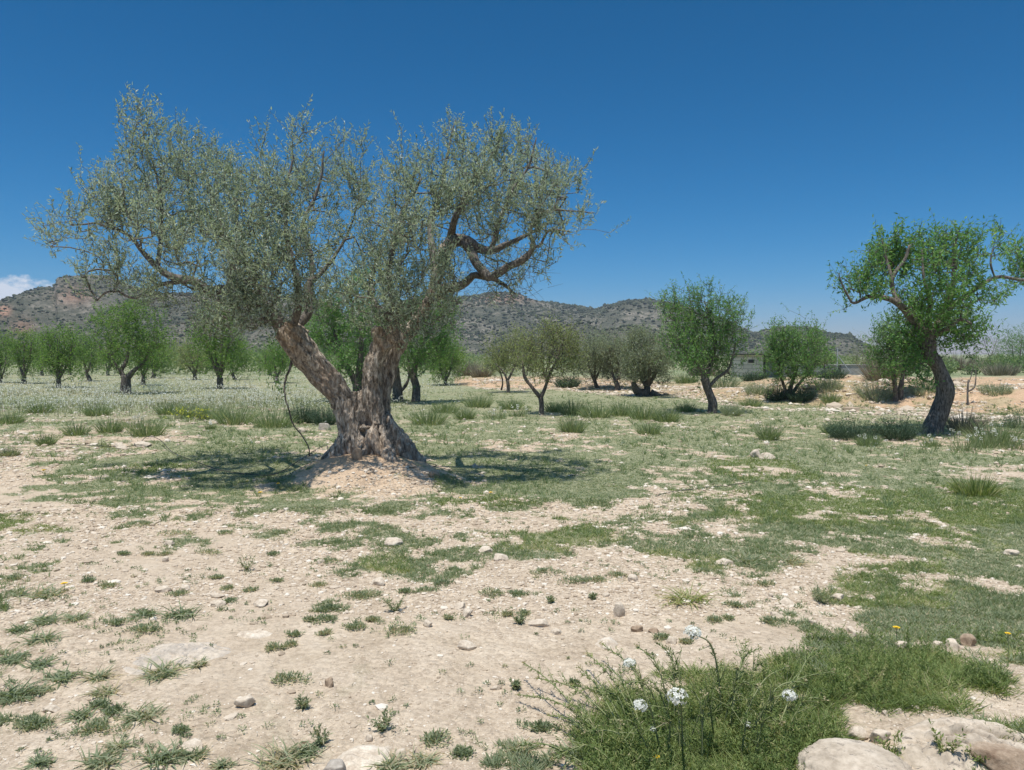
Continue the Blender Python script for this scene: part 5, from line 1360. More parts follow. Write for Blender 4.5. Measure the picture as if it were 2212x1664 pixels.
# gravel and crumbs of soil
X, Y, x, y, z = in_view(185000, 880, 1800, r, pw=1.0)
cov = cover_at(x, y); pt = patchy(x, y)
rough = fbm(x * .7 + 5, y * .7, seed=79)
keep = (pt > cov - .12) & (r.random(len(x)) < np.clip((rough - .36) * 4 + .45 * (Y < 1330), .08, 1) * np.where(Y > 1360, .45, 1) * np.where((Y > 1380) & (X > 1150) & (X < 1900), .5, 1))
x, y, z, Y = x[keep], y[keep], z[keep], Y[keep]
sz = np.exp(r.normal(size=len(x)) * .55) * np.where(Y > 1330, .0032, .0072) * np.clip(y / 6, .8, 3.0)
sz = np.minimum(sz, .030 * np.clip(y / 7, .6, 2))
tag(blobs_mesh('gravel', np.stack([x, y, z], -1), sz, M['pebble'], squash=.6, sink=.35, seed=5, jit=.16), 'pale gravel and crumbs of soil strewn over the bare ground', 'gravel', kind='stuff')
X, Y, x, y, z = in_view(6400, 1090, 1700, r)
cov = cover_at(x, y); keep = (patchy(x, y) > cov - .05) & (r.random(len(x)) < np.where(Y < 1350, 1, .16))
x, y, z = x[keep], y[keep], z[keep]
o = blobs_mesh('small_stones', np.stack([x, y, z], -1), np.exp(r.normal(size=len(x)) * .45) * .0125 * np.clip(y / 5.5, .6, 2), M['pebble'], squash=.55, sink=.42, seed=55, jit=.13)
tag(o, 'small pale stones bedded in the bare soil', 'small stones', kind='stuff')
# rubble on the orange bank and at its foot
X = r.uniform(1020, 2500, 26000); d = np.interp(X, BX, BT) + r.uniform(-2.5, 6.5, 26000)
x = (X - CX) / F * d; z = height(x, d); keep = fbm(x * .9, d * .9, seed=99) > .46
x, d, z = x[keep], d[keep], z[keep]
tag(blobs_mesh('bank_rubble', np.stack([x, d, z], -1), np.exp(r.normal(size=len(x)) * .6) * .024, M['pebble'], squash=.6, sink=.4, seed=6, jit=.2), 'small rubble lying on the orange soil bank', 'rubble', kind='stuff')
# dry bits of straw and twig
X, Y, x, y, z = in_view(2600, 1020, 1700, r)
n = len(x); a = r.uniform(0, 6.28, n)
acc = Acc(); acc.add(*leaf_quads(np.stack([x, y, z + .004], -1), unit(np.stack([np.cos(a), np.sin(a), r.normal(size=n) * .12], -1)), r.uniform(.015, .06, n), .0022, r))
tag(acc.out('dry_litter', M['dry']), 'bits of dry straw and twigs scattered over the soil', 'litter', kind='stuff')

# ------------------------------------------------------------------ stones
def stone(X, Y, w, h, label, mat='stone', seed=0, flat=.5, sink=.25, depth_k=.8, name='stone', cat='stone', group=None, rotz=None, rough=.26, sub=4, cleave=True):
    g = G(X, Y); sc = g.y / F; W = w * sc; H = max(h * sc / .9, W * .2)
    r = np.random.default_rng(seed + 1000)
    bm = bmesh.new(); bmesh.ops.create_icosphere(bm, subdivisions=sub, radius=1)
    V = np.array([v.co[:] for v in bm.verts]); Fs = np.array([[v.index for v in f.verts] for f in bm.faces]); bm.free()
    pl = unit(r.normal(size=(14, 3)) * [1, 1, .8]); dd = r.uniform(.50, .85, 14)     # cleave the sphere with planes into facets
    for p, q in (zip(pl, dd) if cleave else ()):
        s = V @ p; o_ = np.maximum(0, s - q)
        V = V - p * (o_ * .92)[:, None]
    n = fbm(V[:, 0] * 1.6 + seed, V[:, 1] * 1.6, V[:, 2] * 1.6 + seed, seed=seed, octv=4) - .5
    n2 = fbm(V[:, 0] * 7 + seed, V[:, 1] * 7, V[:, 2] * 7, seed=seed + 2, octv=3) - .5
    n3 = fbm(V[:, 0] * 22 + seed, V[:, 1] * 22, V[:, 2] * 22, seed=seed + 4, octv=2) - .5
    V = V * (1 + rough * 1.4 * n + rough * (.35 if cleave else .6) * n2 + (0 if cleave else rough * .22) * n3)[:, None]
    V[:, 2] = np.where(V[:, 2] > .62, .62 + (V[:, 2] - .62) * .5, V[:, 2])
    V = V * [W / 2 * 1.12, W / 2 * depth_k * 1.12, H * .72]
    a = r.uniform(-.4, .4) if rotz is None else rotz
    V = np.stack([V[:, 0] * math.cos(a) - V[:, 1] * math.sin(a), V[:, 0] * math.sin(a) + V[:, 1] * math.cos(a), V[:, 2]], -1)
    zc = H * (.5 - sink)
    V[:, 2] += zc
    V += np.array([g.x, g.y + W * depth_k * .3, g.z])
    o = mesh_np(name, V, Fs, M[mat], None, smooth=True, origin=tuple(g))
    return tag(o, label, cat, group)
GS = 'loose stones on the bare ground'
STONES = [  # D-view X, Y(base), width, height, material, label
 (527, 1530, 46, 26, 'stone', 'pale round-topped stone alone on the smooth sand at the lower left'),
 (408, 1626, 62, 24, 'stone', 'flat pale stone beside the weeds at the lower left'),
 (708, 1484, 24, 22, 'brownstone', 'small brown angular stone on the smooth sand'),
 (468, 1312, 36, 15, 'stone', 'oblong pale stone among the gravel left of centre'),
 (464, 1292, 44, 10, 'stone', 'flat pale stone just behind the oblong one left of centre'),
 (350, 1280, 36, 14, 'stone', 'pale stone above the small mat left of centre'),
 (354, 1215, 16, 12, 'stone', 'small white stone below a dark little weed'),
 (690, 1220, 22, 14, 'stone', 'white stone set in the middle of a dark weed mat'),
 (106, 1540, 38, 16, 'stone', 'pale stone among the rosettes near the lower left corner'),
 (395, 1278, 26, 10, 'stone', 'small pale stone right of the one above the little mat'),
 (365, 1180, 28, 12, 'stone', 'pale stone in the thin weeds below the tree shadow'),
 (560, 1310, 38, 16, 'stone', 'rough stone on the gravel right of the oblong one'),
 (1010, 1404, 42, 20, 'stone', 'pale pointed stone half sunk in the middle of the sand'),
 (1308, 1400, 56, 17, 'stone', 'long flat cream stone right of centre on the sand'),
 (1203, 1372, 32, 14, 'stone', 'small pale slab left of the long cream stone'),
 (1166, 1354, 52, 15, 'stone', 'flat tan slab behind the small weed right of centre'),
 (1338, 1335, 26, 36, 'stone', 'upright square stone standing on the gravel right of centre'),
 (1376, 1366, 26, 18, 'brownstone', 'rounded brown stone right of the upright one'),
 (1414, 1368, 26, 10, 'brownstone', 'thin brown stone next to the rounded brown one'),
 (1008, 1334, 28, 18, 'stone', 'rounded pale stone on the edge of the gravel near the centre'),
 (922, 1354, 28, 14, 'stone', 'pale stone below the leafy weed left of centre'),
 (994, 1318, 30, 16, 'stone', 'tan lump of stone behind the rounded one near the centre'),
 (816, 1265, 36, 20, 'stone', 'pale rock in the gravel below the bright green grass patch'),
 (1048, 1196, 36, 20, 'stone', 'tan rock beside the green weeds near the centre'),
 (1078, 1212, 38, 18, 'stone', 'tan rock in front of the green herb patch'),
 (1450, 1392, 26, 20, 'stone', 'white stone behind the tips of the mustard plant'),
 (850, 1178, 44, 18, 'stone', 'pale flat rock between two green mats'),
 (1178, 1322, 15, 13, 'stone', 'small cream stone beside a dark upright weed'),
 (796, 1604, 26, 16, 'stone', 'small pale stone right of the big pale slab at the bottom'),
 (862, 1638, 36, 16, 'stone', 'pale stone behind the weed clump at the bottom centre'),
 (1070, 1492, 22, 9, 'stone', 'thin tan stone below two tiny weeds on the sand'),
 (1311, 1290, 18, 10, 'stone', 'small white stone on the gravel under the green patches'),
 (1370, 1258, 32, 16, 'stone', 'tan rock at the edge of the green patch right of centre'),
 (1636, 989, 27, 19, 'stone', 'left stone of a pair lying in the green meadow'),
 (1660, 993, 34, 19, 'stone', 'right stone of a pair lying in the green meadow'),
 (1814, 1298, 30, 16, 'stone', 'tan stone in the grey weeds at the right'),
 (1704, 1310, 40, 18, 'stone', 'pale rock at the left edge of the grey weeds'),
 (1758, 1350, 20, 16, 'stone', 'pale stone behind the lush green plants'),
 (1856, 1380, 30, 14, 'stone', 'white flat stone at the back of the lush green plants'),
 (1840, 1368, 24, 14, 'stone', 'pale stone behind the white flat one in the weeds'),
 (1952, 1408, 36, 24, 'stone', 'leaning tan stone among the lush plants at the right'),
 (2060, 1406, 36, 28, 'stone', 'pale stone of the right-hand stone group, in its middle'),
 (2028, 1402, 24, 20, 'stone', 'pale stone at the left of the right-hand stone group'),
 (2098, 1396, 32, 24, 'brownstone', 'brown stone at the right of the right-hand stone group'),
 (1680, 1334, 34, 12, 'stone', 'flat pale stone left of the small weeds by the meadow'),
 (1666, 1292, 15, 10, 'stone', 'tiny pale stone at the meadow edge'),
 (1568, 1222, 40, 16, 'stone', 'pale rock in a gap of the green herbs'),
 (1914, 1546, 18, 13, 'stone', 'small white stone above the rough rock, left of two'),
 (1942, 1544, 18, 14, 'stone', 'small white stone above the rough rock, right of two'),
 (2190, 1200, 30, 12, 'stone', 'pale stone in the meadow near the right edge'),
 (650, 935, 26, 12, 'stone', 'tan flat stone behind the hanging shoot'),
 (698, 930, 26, 20, 'greystone', 'grey and white rock behind the olive trunk'),
 (255, 970, 30, 14, 'stone', 'pale rock on the rubble heap, on its left side'),
 (300, 966, 40, 18, 'stone', 'pinkish rock on the rubble heap, on its right side'),
 (938, 1032, 24, 18, 'brownstone', 'reddish stone at the right foot of the olive mound'),
 (882, 1010, 36, 16, 'brownstone', 'tan stone on the right side of the olive mound'),
]
for i, (X, Y, w, h, mt, lb) in enumerate(STONES):
    stone(X, Y, w, h, lb, mt, seed=i + 1, group=GS, sub=4, sink=.22 + .22 * ((i * 37) % 10) / 10 if h > 20 or w < 34 else .42, depth_k=.6 + .5 * ((i * 53) % 10) / 10, rough=.32)
stone(770, 996, 22, 30, 'upright wedge of tan stone leaning on the foot of the olive trunk', 'brownstone', seed=91, depth_k=.5, sink=.1)
# outcrop and boulders
def rock_patch(X, Y, w, d_, H, label, mat, seed, name, rough=.5, sc_n=6., res=150, rot=0.):
    g = G(X, Y); W = w * g.y / F * .5; Dp = d_ * .5
    u, v = np.meshgrid(np.linspace(-1.25, 1.25, res), np.linspace(-1.25, 1.25, res), indexing='ij')
    x0, y0 = u * W, v * Dp
    x = g.x + x0 * math.cos(rot) - y0 * math.sin(rot); y = g.y + x0 * math.sin(rot) + y0 * math.cos(rot)
    rr_ = np.hypot(u, v) * (.72 + .56 * fbm(u * 1.6 + seed, v * 1.6, seed=seed, octv=4))
    prof = 1 - sstep(.25, 1.0, rr_)
    n1 = fbm(x * sc_n, y * sc_n, seed=seed + 1, octv=5, gain=.6); n2 = fbm(x * sc_n * 5, y * sc_n * 5, seed=seed + 2, octv=3)
    strat = np.abs(fbm(x * sc_n * .7 + y * sc_n * 1.8, y * sc_n * .5, seed=seed + 3, octv=3) - .5) * 2
    z = height(x, y) - .022 + prof ** .7 * (H + .02) + prof * rough * H * (1.6 * (n1 - .5) + .55 * (n2 - .5) - .9 * (1 - strat) ** 6)
    n = res; i = np.arange(n - 1)[:, None] * n; j = np.arange(n - 1)[None]
    Fq = np.stack([i + j, i + n + j, i + n + j + 1, i + j + 1], -1).reshape(-1, 4)
    o = mesh_np(name, np.stack([x, y, z], -1).reshape(-1, 3), Fq, M[mat], None, smooth=True, origin=tuple(g))
    return tag(o, label, 'rock')
rock_patch(385, 1418, 280, .50, .030, 'wide grey outcrop of weathered rock almost flush with the sand', 'outcrop', 71, 'rock_outcrop', rough=1.0, sc_n=7, rot=.25)
rock_patch(548, 1372, 110, .16, .022, 'pale streaked slab at the upper right end of the grey outcrop', 'stone', 72, 'rock_slab', rough=.5, sc_n=9, res=90)
rock_patch(785, 1650, 150, .30, .035, 'big pale slab of rock cut by the bottom edge', 'stone', 73, 'rock_slab', rough=.4, sc_n=6, res=120)
stone(722, 1690, 60, 44, 'grey brown lichen-covered rock beside the big pale slab at the bottom', 'greystone', seed=74, sink=.3, name='rock', cat='rock')
stone(1872, 1732, 226, 84, 'large smooth rounded boulder at the lower right', 'boulder', seed=81, sink=.22, depth_k=.85, name='boulder', cat='boulder', sub=6, rough=.16, rotz=-.1, cleave=False)
rock_patch(2110, 1612, 460, .50, .055, 'broad rough ledge of stony ground behind the rounded boulder', 'boulder', 84, 'rock_ledge', rough=.85, sc_n=7, res=220)
stone(2190, 1690, 130, 70, 'tan rock half buried at the lower right corner', 'brownstone', seed=83, sink=.28, name='rock', cat='rock', sub=5)
stone(1858, 1602, 44, 30, 'knobbly stone above the rounded boulder, left of two', 'stone', seed=85, name='stone')
stone(1905, 1606, 46, 30, 'knobbly stone above the rounded boulder, right of two', 'stone', seed=86, name='stone')

# ------------------------------------------------------------------ foreground weeds
def rosette(X, Y, w, label, kind, seed, group, extra=None):
    g = G(X, Y); sc = g.y / F; rad = w * sc * .5 * (1.35 if kind == 'r' else 1.25)
    r = np.random.default_rng(seed); acc = Acc()
    if kind == 'r':                                        # long soft leaves spraying out of one crown
        n = int(80 + w * .8); a = r.uniform(0, 6.28, n)
        c = np.stack([g.x + r.normal(size=n) * rad * .28, g.y + r.normal(size=n) * rad * .22, np.zeros(n)], -1)
        c[:, 2] = height(c[:, 0], c[:, 1]) - .002
        D = unit(np.stack([np.cos(a), np.sin(a), r.uniform(.25, 1.5, n)], -1))
        acc.add(*blades(c, D, rad * r.uniform(.55, 1.1, n), .0052 + .0035 * r.random(n), r.uniform(.5, 1.5, n), r, segs=4, tint=np.clip(.15 + .75 * r.random(n) + r.uniform(-.15, .35), 0, 1)))
    elif kind == 'm':                                      # low mat of small leaves on short stems
        n = int(26 + w * .8); a = r.uniform(0, 6.28, n); q = r.random(n) ** .6 * (.25 + 1.1 * vn(np.cos(a) * 2.2 + seed, np.sin(a) * 2.2 + seed))
        c = np.stack([g.x + np.cos(a) * q * rad, g.y + np.sin(a) * q * rad * .8, np.zeros(n)], -1)
        c[:, 2] = height(c[:, 0], c[:, 1]) + .003 + r.random(n) * rad * .14 * np.clip(1 - q * .7, .1, 1)
        D = unit(np.stack([np.cos(a) * .8, np.sin(a) * .8, r.uniform(.1, .6, n)], -1) + r.normal(size=(n, 3)) * .25)
        k = 5
        LP = (np.repeat(c, k, 0) + np.abs(r.normal(size=(n * k, 3))) * [0, 0, .004] + r.normal(size=(n * k, 3)) * [.010, .010, 0])
        LD = unit(np.repeat(D, k, 0) * .6 + r.normal(size=(n * k, 3)) * .55 + [0, 0, .45])
        acc.add(*leaf_quads(LP, LD, r.uniform(.010, .026, n * k), .0072, r, roll=.45, tint=np.clip(r.random(n * k) * .8 + r.uniform(-.05, .4), 0, 1)))
    elif kind == 'b':                                      # small upright leafy plant
        n = 16; a = r.uniform(0, 6.28, n)
        D = unit(np.stack([np.cos(a) * .7, np.sin(a) * .7, r.uniform(.6, 1.4, n)], -1))
        c = np.tile(np.array(g), (n, 1)); ll = rad * r.uniform(.6, 1.3, n)
        acc.add(*blades(c, D, ll, .003, .2, r, segs=2, tint=np.full(n, .9)))
        k = 14; s = r.random((n, k))
        LP = (c[:, None] + D[:, None] * (s * ll[:, None])[..., None]).reshape(-1, 3)
        acc.add(*leaf_quads(LP, unit(np.repeat(D, k, 0) * .5 + r.normal(size=(n * k, 3)) * .6), r.uniform(.012, .028, n * k), .007, r, roll=.6))
    mat = 'grass' if extra == 'g' else ('darkbush' if extra == 'd' else 'weed')
    nm = {'r': 'weed_rosette', 'm': 'weed_mat', 'b': 'leafy_weed'}[kind]
    o = acc.out(nm, M[mat], None, origin=tuple(g))
    tag(o, label, 'weed', group)
def Z1(x, y): return x * .4152, 973 + y * .4152
def Z2(x, y): return 708 + x * .4152, 973 + y * .4152
def Z3(x, y): return 1329 + x * .4152, 973 + y * .4152
WEEDS = [(1, 'm', 70, 675, 100), (1, 'r', 100, 755, 90), (1, 'r', 240, 760, 170), (1, 'r', 235, 900, 150), (1, 'r', 100, 940, 120), (1, 'r', 400, 880, 120), (1, 'm', 620, 905, 130), (1, 'r', 750, 860, 130), (1, 'm', 760, 940, 190), (1, 'r', 940, 860, 170), (1, 'm', 925, 755, 80), (1, 'm', 560, 710, 90),
 (1, 'm', 460, 685, 60), (1, 'b', 1285, 625, 120), (1, 'm', 1180, 725, 60), (1, 'm', 1305, 735, 50), (1, 'm', 1190, 792, 50), (1, 'm', 770, 545, 50), (1, 'm', 855, 545, 55), (1, 'm', 640, 545, 60), (1, 'm', 1090, 535, 100), (1, 'm', 1420, 548, 60), (1, 'm', 1170, 435, 90), (1, 'm', 900, 440, 150), (1, 'm', 750, 390, 100), (1, 'm', 1460, 435, 110),
 (1, 'm', 1700, 585, 160), (1, 'm', 1440, 685, 50), (1, 'm', 1660, 705, 80), (1, 'm', 1125, 668, 50), (1, 'm', 1610, 890, 40), (1, 'm', 1700, 888, 130), (1, 'm', 1845, 925, 110), (1, 'm', 1690, 958, 50), (1, 'm', 1530, 968, 50), (1, 'm', 1425, 1035, 90), (1, 'm', 1508, 1018, 50), (1, 'm', 1845, 765, 160), (1, 'm', 1720, 830, 110),
 (1, 'r', 220, 990, 160), (1, 'r', 60, 1095, 150), (1, 'r', 210, 1120, 130), (1, 'r', 330, 1190, 160), (1, 'r', 80, 1290, 220), (1, 'r', 200, 1255, 130), (1, 'r', 510, 1190, 140), (1, 'r', 550, 1268, 150), (1, 'r', 840, 1170, 210), (1, 'r', 1030, 1120, 100), (1, 'm', 520, 1335, 90), (1, 'r', 420, 1390, 130), (1, 'm', 590, 1365, 110), (1, 'r', 740, 1395, 190),
 (1, 'm', 175, 1430, 140), (1, 'm', 490, 1455, 140), (1, 'r', 620, 1545, 140), (1, 'r', 520, 1630, 210), (1, 'r', 210, 1635, 130), (1, 'r', 850, 1610, 220), (1, 'r', 1000, 1598, 150), (1, 'm', 1500, 1203, 150), (1, 'b', 1575, 1345, 90), (1, 'm', 935, 1468, 50), (1, 'r', 1470, 1625, 260), (1, 'r', 1590, 1580, 160), (1, 'b', 1670, 1535, 120), (1, 'r', 1160, 1650, 110),
 (2, 'b', 285, 1460, 140), (2, 'm', 555, 1515, 120), (2, 'm', 695, 1580, 80), (2, 'r', 500, 1625, 170), (2, 'r', 330, 1655, 190), (2, 'r', 1020, 1560, 150), (2, 'm', 1110, 1455, 160), (2, 'r', 1280, 1590, 190), (2, 'm', 380, 950, 190), (2, 'm', 235, 888, 70), (2, 'b', 350, 840, 130), (2, 'm', 630, 882, 36), (2, 'm', 860, 755, 130), (2, 'm', 990, 755, 100), (2, 'm', 1290, 690, 140), (2, 'm', 1500, 655, 80),
 (2, 'b', 1160, 795, 60), (2, 'm', 510, 735, 90), (2, 'm', 600, 702, 110), (2, 'm', 410, 745, 80), (2, 'm', 180, 765, 160), (2, 'm', 930, 862, 60), (2, 'm', 1020, 855, 50), (2, 'b', 1000, 905, 70), (2, 'b', 1380, 775, 40), (2, 'b', 1280, 1228, 50), (2, 'b', 975, 1238, 60), (2, 'm', 1738, 980, 60), (2, 'm', 1390, 680, 110), (2, 'm', 1130, 640, 160),
 (3, 'r', 370, 790, 240), (3, 'm', 620, 815, 100), (3, 'm', 520, 890, 80), (3, 'm', 590, 882, 50), (3, 'm', 800, 895, 90), (3, 'm', 370, 1005, 50), (3, 'b', 1090, 800, 160), (3, 'r', 690, 590, 190), (3, 'r', 930, 590, 160), (3, 'b', 1440, 1620, 200), (3, 'b', 1720, 1600, 260), (3, 'b', 1880, 1640, 150), (3, 'm', 780, 700, 80)]
pos = []
for (z_, k, x_, y_, w_) in WEEDS:
    X, Y = {1: Z1, 2: Z2, 3: Z3}[z_](x_, y_)
    pos.append([X, Y, k, w_ * .4152])
rows = [(0, 1190, 'the far weeds below the tree shadow'), (1190, 1245, 'the back of the gravel'), (1245, 1300, 'the middle of the gravel'), (1300, 1345, 'the front of the gravel'), (1345, 1400, 'the edge between gravel and sand'), (1400, 1470, 'the ground level with the outcrop'),
        (1470, 1540, 'the sand below the outcrop'), (1540, 1600, 'the row above the bottom one'), (1600, 1700, 'the bottom row')]
KW = {'r': 'long-leaved', 'm': 'low matted', 'b': 'upright leafy'}
GW = {'r': 'long-leaved weed rosettes on the bare ground', 'm': 'low matted weeds on the bare ground', 'b': 'upright leafy weeds on the bare ground'}
sd = 0
for y0, y1, rn in rows:
    for k in 'rmb':
        sel = sorted([p for p in pos if y0 <= p[1] < y1 and p[2] == k])
        for i, p in enumerate(sel):
            sd += 1
            size = 'small' if p[3] < 32 else ('mid-sized' if p[3] < 58 else 'wide')
            if len(sel) == 1: lb = f'{size} {KW[k]} weed, the only such one in {rn}'
            elif i == len(sel) - 1: lb = f'{size} {KW[k]} weed, rightmost of such in {rn}'
            elif i == 0: lb = f'{size} {KW[k]} weed, leftmost of such in {rn}'
            else: lb = f'{size} {KW[k]} weed, {ordinal(i)} from the left in {rn}'
            ex = 'g' if (k == 'b' and p[0] > 1850) or (k == 'r' and 1300 < p[0] < 1560 and p[1] < 1400) else None
            rosette(p[0], p[1], p[3], lb, k, 3000 + sd, GW[k], ex)

# ------------------------------------------------------------------ flowers one can count
def daisy(X, Y, w, label, seed, hgt=.09):
    g = G(X, Y + 4); r = np.random.default_rng(seed)
    sc = g.y / F; R = max(w * sc * .5, .014); 
    root = empty('yellow_daisy', g); tag(root, label, 'yellow daisy', 'yellow daisies in the grass')
    top = np.array([g.x + r.normal() * .01, g.y, g.z + hgt])
    V, Fs = tube([tuple(g), (g.x, g.y, g.z + hgt * .5), tuple(top)], [.0016] * 3, 5)
    st = mesh_np('stem', V, Fs, M['stem'], root, {'tint': np.full(len(V), .4)})
    n = 15; a = np.arange(n) * 6.283 / n
    D = unit(np.stack([np.cos(a), np.sin(a) , np.full(n, .25)], -1)); tilt = np.array([0, -.45, .9])
    acc = Acc(); acc.add(*leaf_quads(np.tile(top, (n, 1)), D, R, R * .42, r, fold=.05, roll=np.tile([0, 0, 1.], (n, 1)), mid=.7))
    a2 = a + .2; D2 = unit(np.stack([np.cos(a2), np.sin(a2), np.full(n, .7)], -1))
    acc.add(*leaf_quads(np.tile(top, (n, 1)), D2, R * .7, R * .35, r, fold=.05, roll=np.tile([0, 0, 1.], (n, 1)), mid=.7))
    acc.out('petals', M['petal_yellow'], root)
    V0 = ICO[0] * [R * .28, R * .28, R * .18] + top + [0, 0, R * .12]
    mesh_np('flower_centre', V0, ICO[1], M['yellow_bloom'], root, {'tint': np.zeros(len(V0))})
for i, (X, Y, w, lb) in enumerate([(96, 1024, 11, 'yellow daisy alone in the shaded grass at the far left'), (565, 1074, 11, 'yellow daisy lowest of the three left of the olive mound'), (600, 1054, 9, 'yellow daisy rightmost of the three beside the olive mound'), (534, 1049, 9, 'yellow daisy leftmost of the three left of the olive mound'),
        (1057, 1075, 10, 'orange-yellow daisy in the green strip right of the olive mound'), (996, 1087, 8, 'small yellow daisy left of the orange-yellow one in the green strip'), (1937, 1420, 17, 'yellow daisy standing over the lush plants at the right'), (2178, 1437, 14, 'yellow daisy near the right edge by the stones'), (140, 1274, 16, 'yellow daisy on the dark rosette at the left'),
        (1870, 1013, 6, 'tiny yellow flower in the meadow below the dark bushes'), (1415, 1660, 10, 'yellow bloom low in the corner of the mustard plant'), (2450, 1300, 10, None)]):
    if lb: daisy(X, Y, w, lb, 40 + i, .16 if X > 1900 and Y > 1300 else (.05 if Y > 1200 else .07))
# yellow blooms in the far left field
for i, (X, Y, w, lb) in enumerate([(435, 908, 34, 'patch of bright yellow bloom between tussocks in the left field, right one'), (392, 905, 30, 'patch of bright yellow bloom between tussocks in the left field, left one'), (1470, 826, 30, 'yellow blooming herb left of the lone almond tree')]):
    g = G(X, Y); r = np.random.default_rng(60 + i); n = 90; sc = g.y / F
    P = np.stack([g.x + r.normal(size=n) * w * sc * .3, g.y + r.normal(size=n) * .3, r.uniform(.05, .28, n)], -1); P[:, 2] += height(P[:, 0], P[:, 1])
    acc = Acc(); acc.add(*leaf_quads(P, rand_dir(n, r), .045, .035, r)); 
    root = empty('yellow_herb', g); tag(root, lb, 'flowering herb')
    acc.out('blooms', M['yellow_bloom'], root)
    acc = Acc(); Q = P.copy(); Q[:, 2] = height(Q[:, 0], Q[:, 1]); acc.add(*blades(Q, unit(P - Q), np.linalg.norm(P - Q, axis=1), .012, .05, r, segs=1)); acc.out('stems', M['stem'], root)

# flower umbel: a dome of many small four-petalled white flowers
def umbel(name, c, R, parent, seed, n=46, dirn=(0, -.3, 1)):
    r = np.random.default_rng(seed); acc = Acc()
    up = unit(np.array(dirn)); v = unit(r.normal(size=(n, 3))); v = np.where((v @ up)[:, None] < -.15, -v, v)
    P = np.array(c) + v * R * [1, 1, .75] * r.uniform(.75, 1.05, (n, 1))
    for q in range(4):
        N = v; t1 = unit(np.cross(N, [0.3, .2, 1])); t2 = np.cross(N, t1)
        an = q * 1.5708 + r.uniform(-.2, .2, n)
        D = unit(t1 * np.cos(an)[:, None] + t2 * np.sin(an)[:, None] + N * .25)
        acc.add(*leaf_quads(P, D, R * .26, R * .20, r, fold=.02, roll=N, mid=.6))
    o = acc.out(name, M['petal_white'], parent)
    acc2 = Acc(); acc2.add(*blades(np.tile(np.array(c) - up * R * .7, (n, 1)), unit(P - (np.array(c) - up * R * .7)), np.linalg.norm(P - (np.array(c) - up * R * .7), axis=1), R * .045, .02, r, segs=1, tint=np.full(n, .5)))
    acc2.out('flower_stalks', M['stem'], o)
    return o
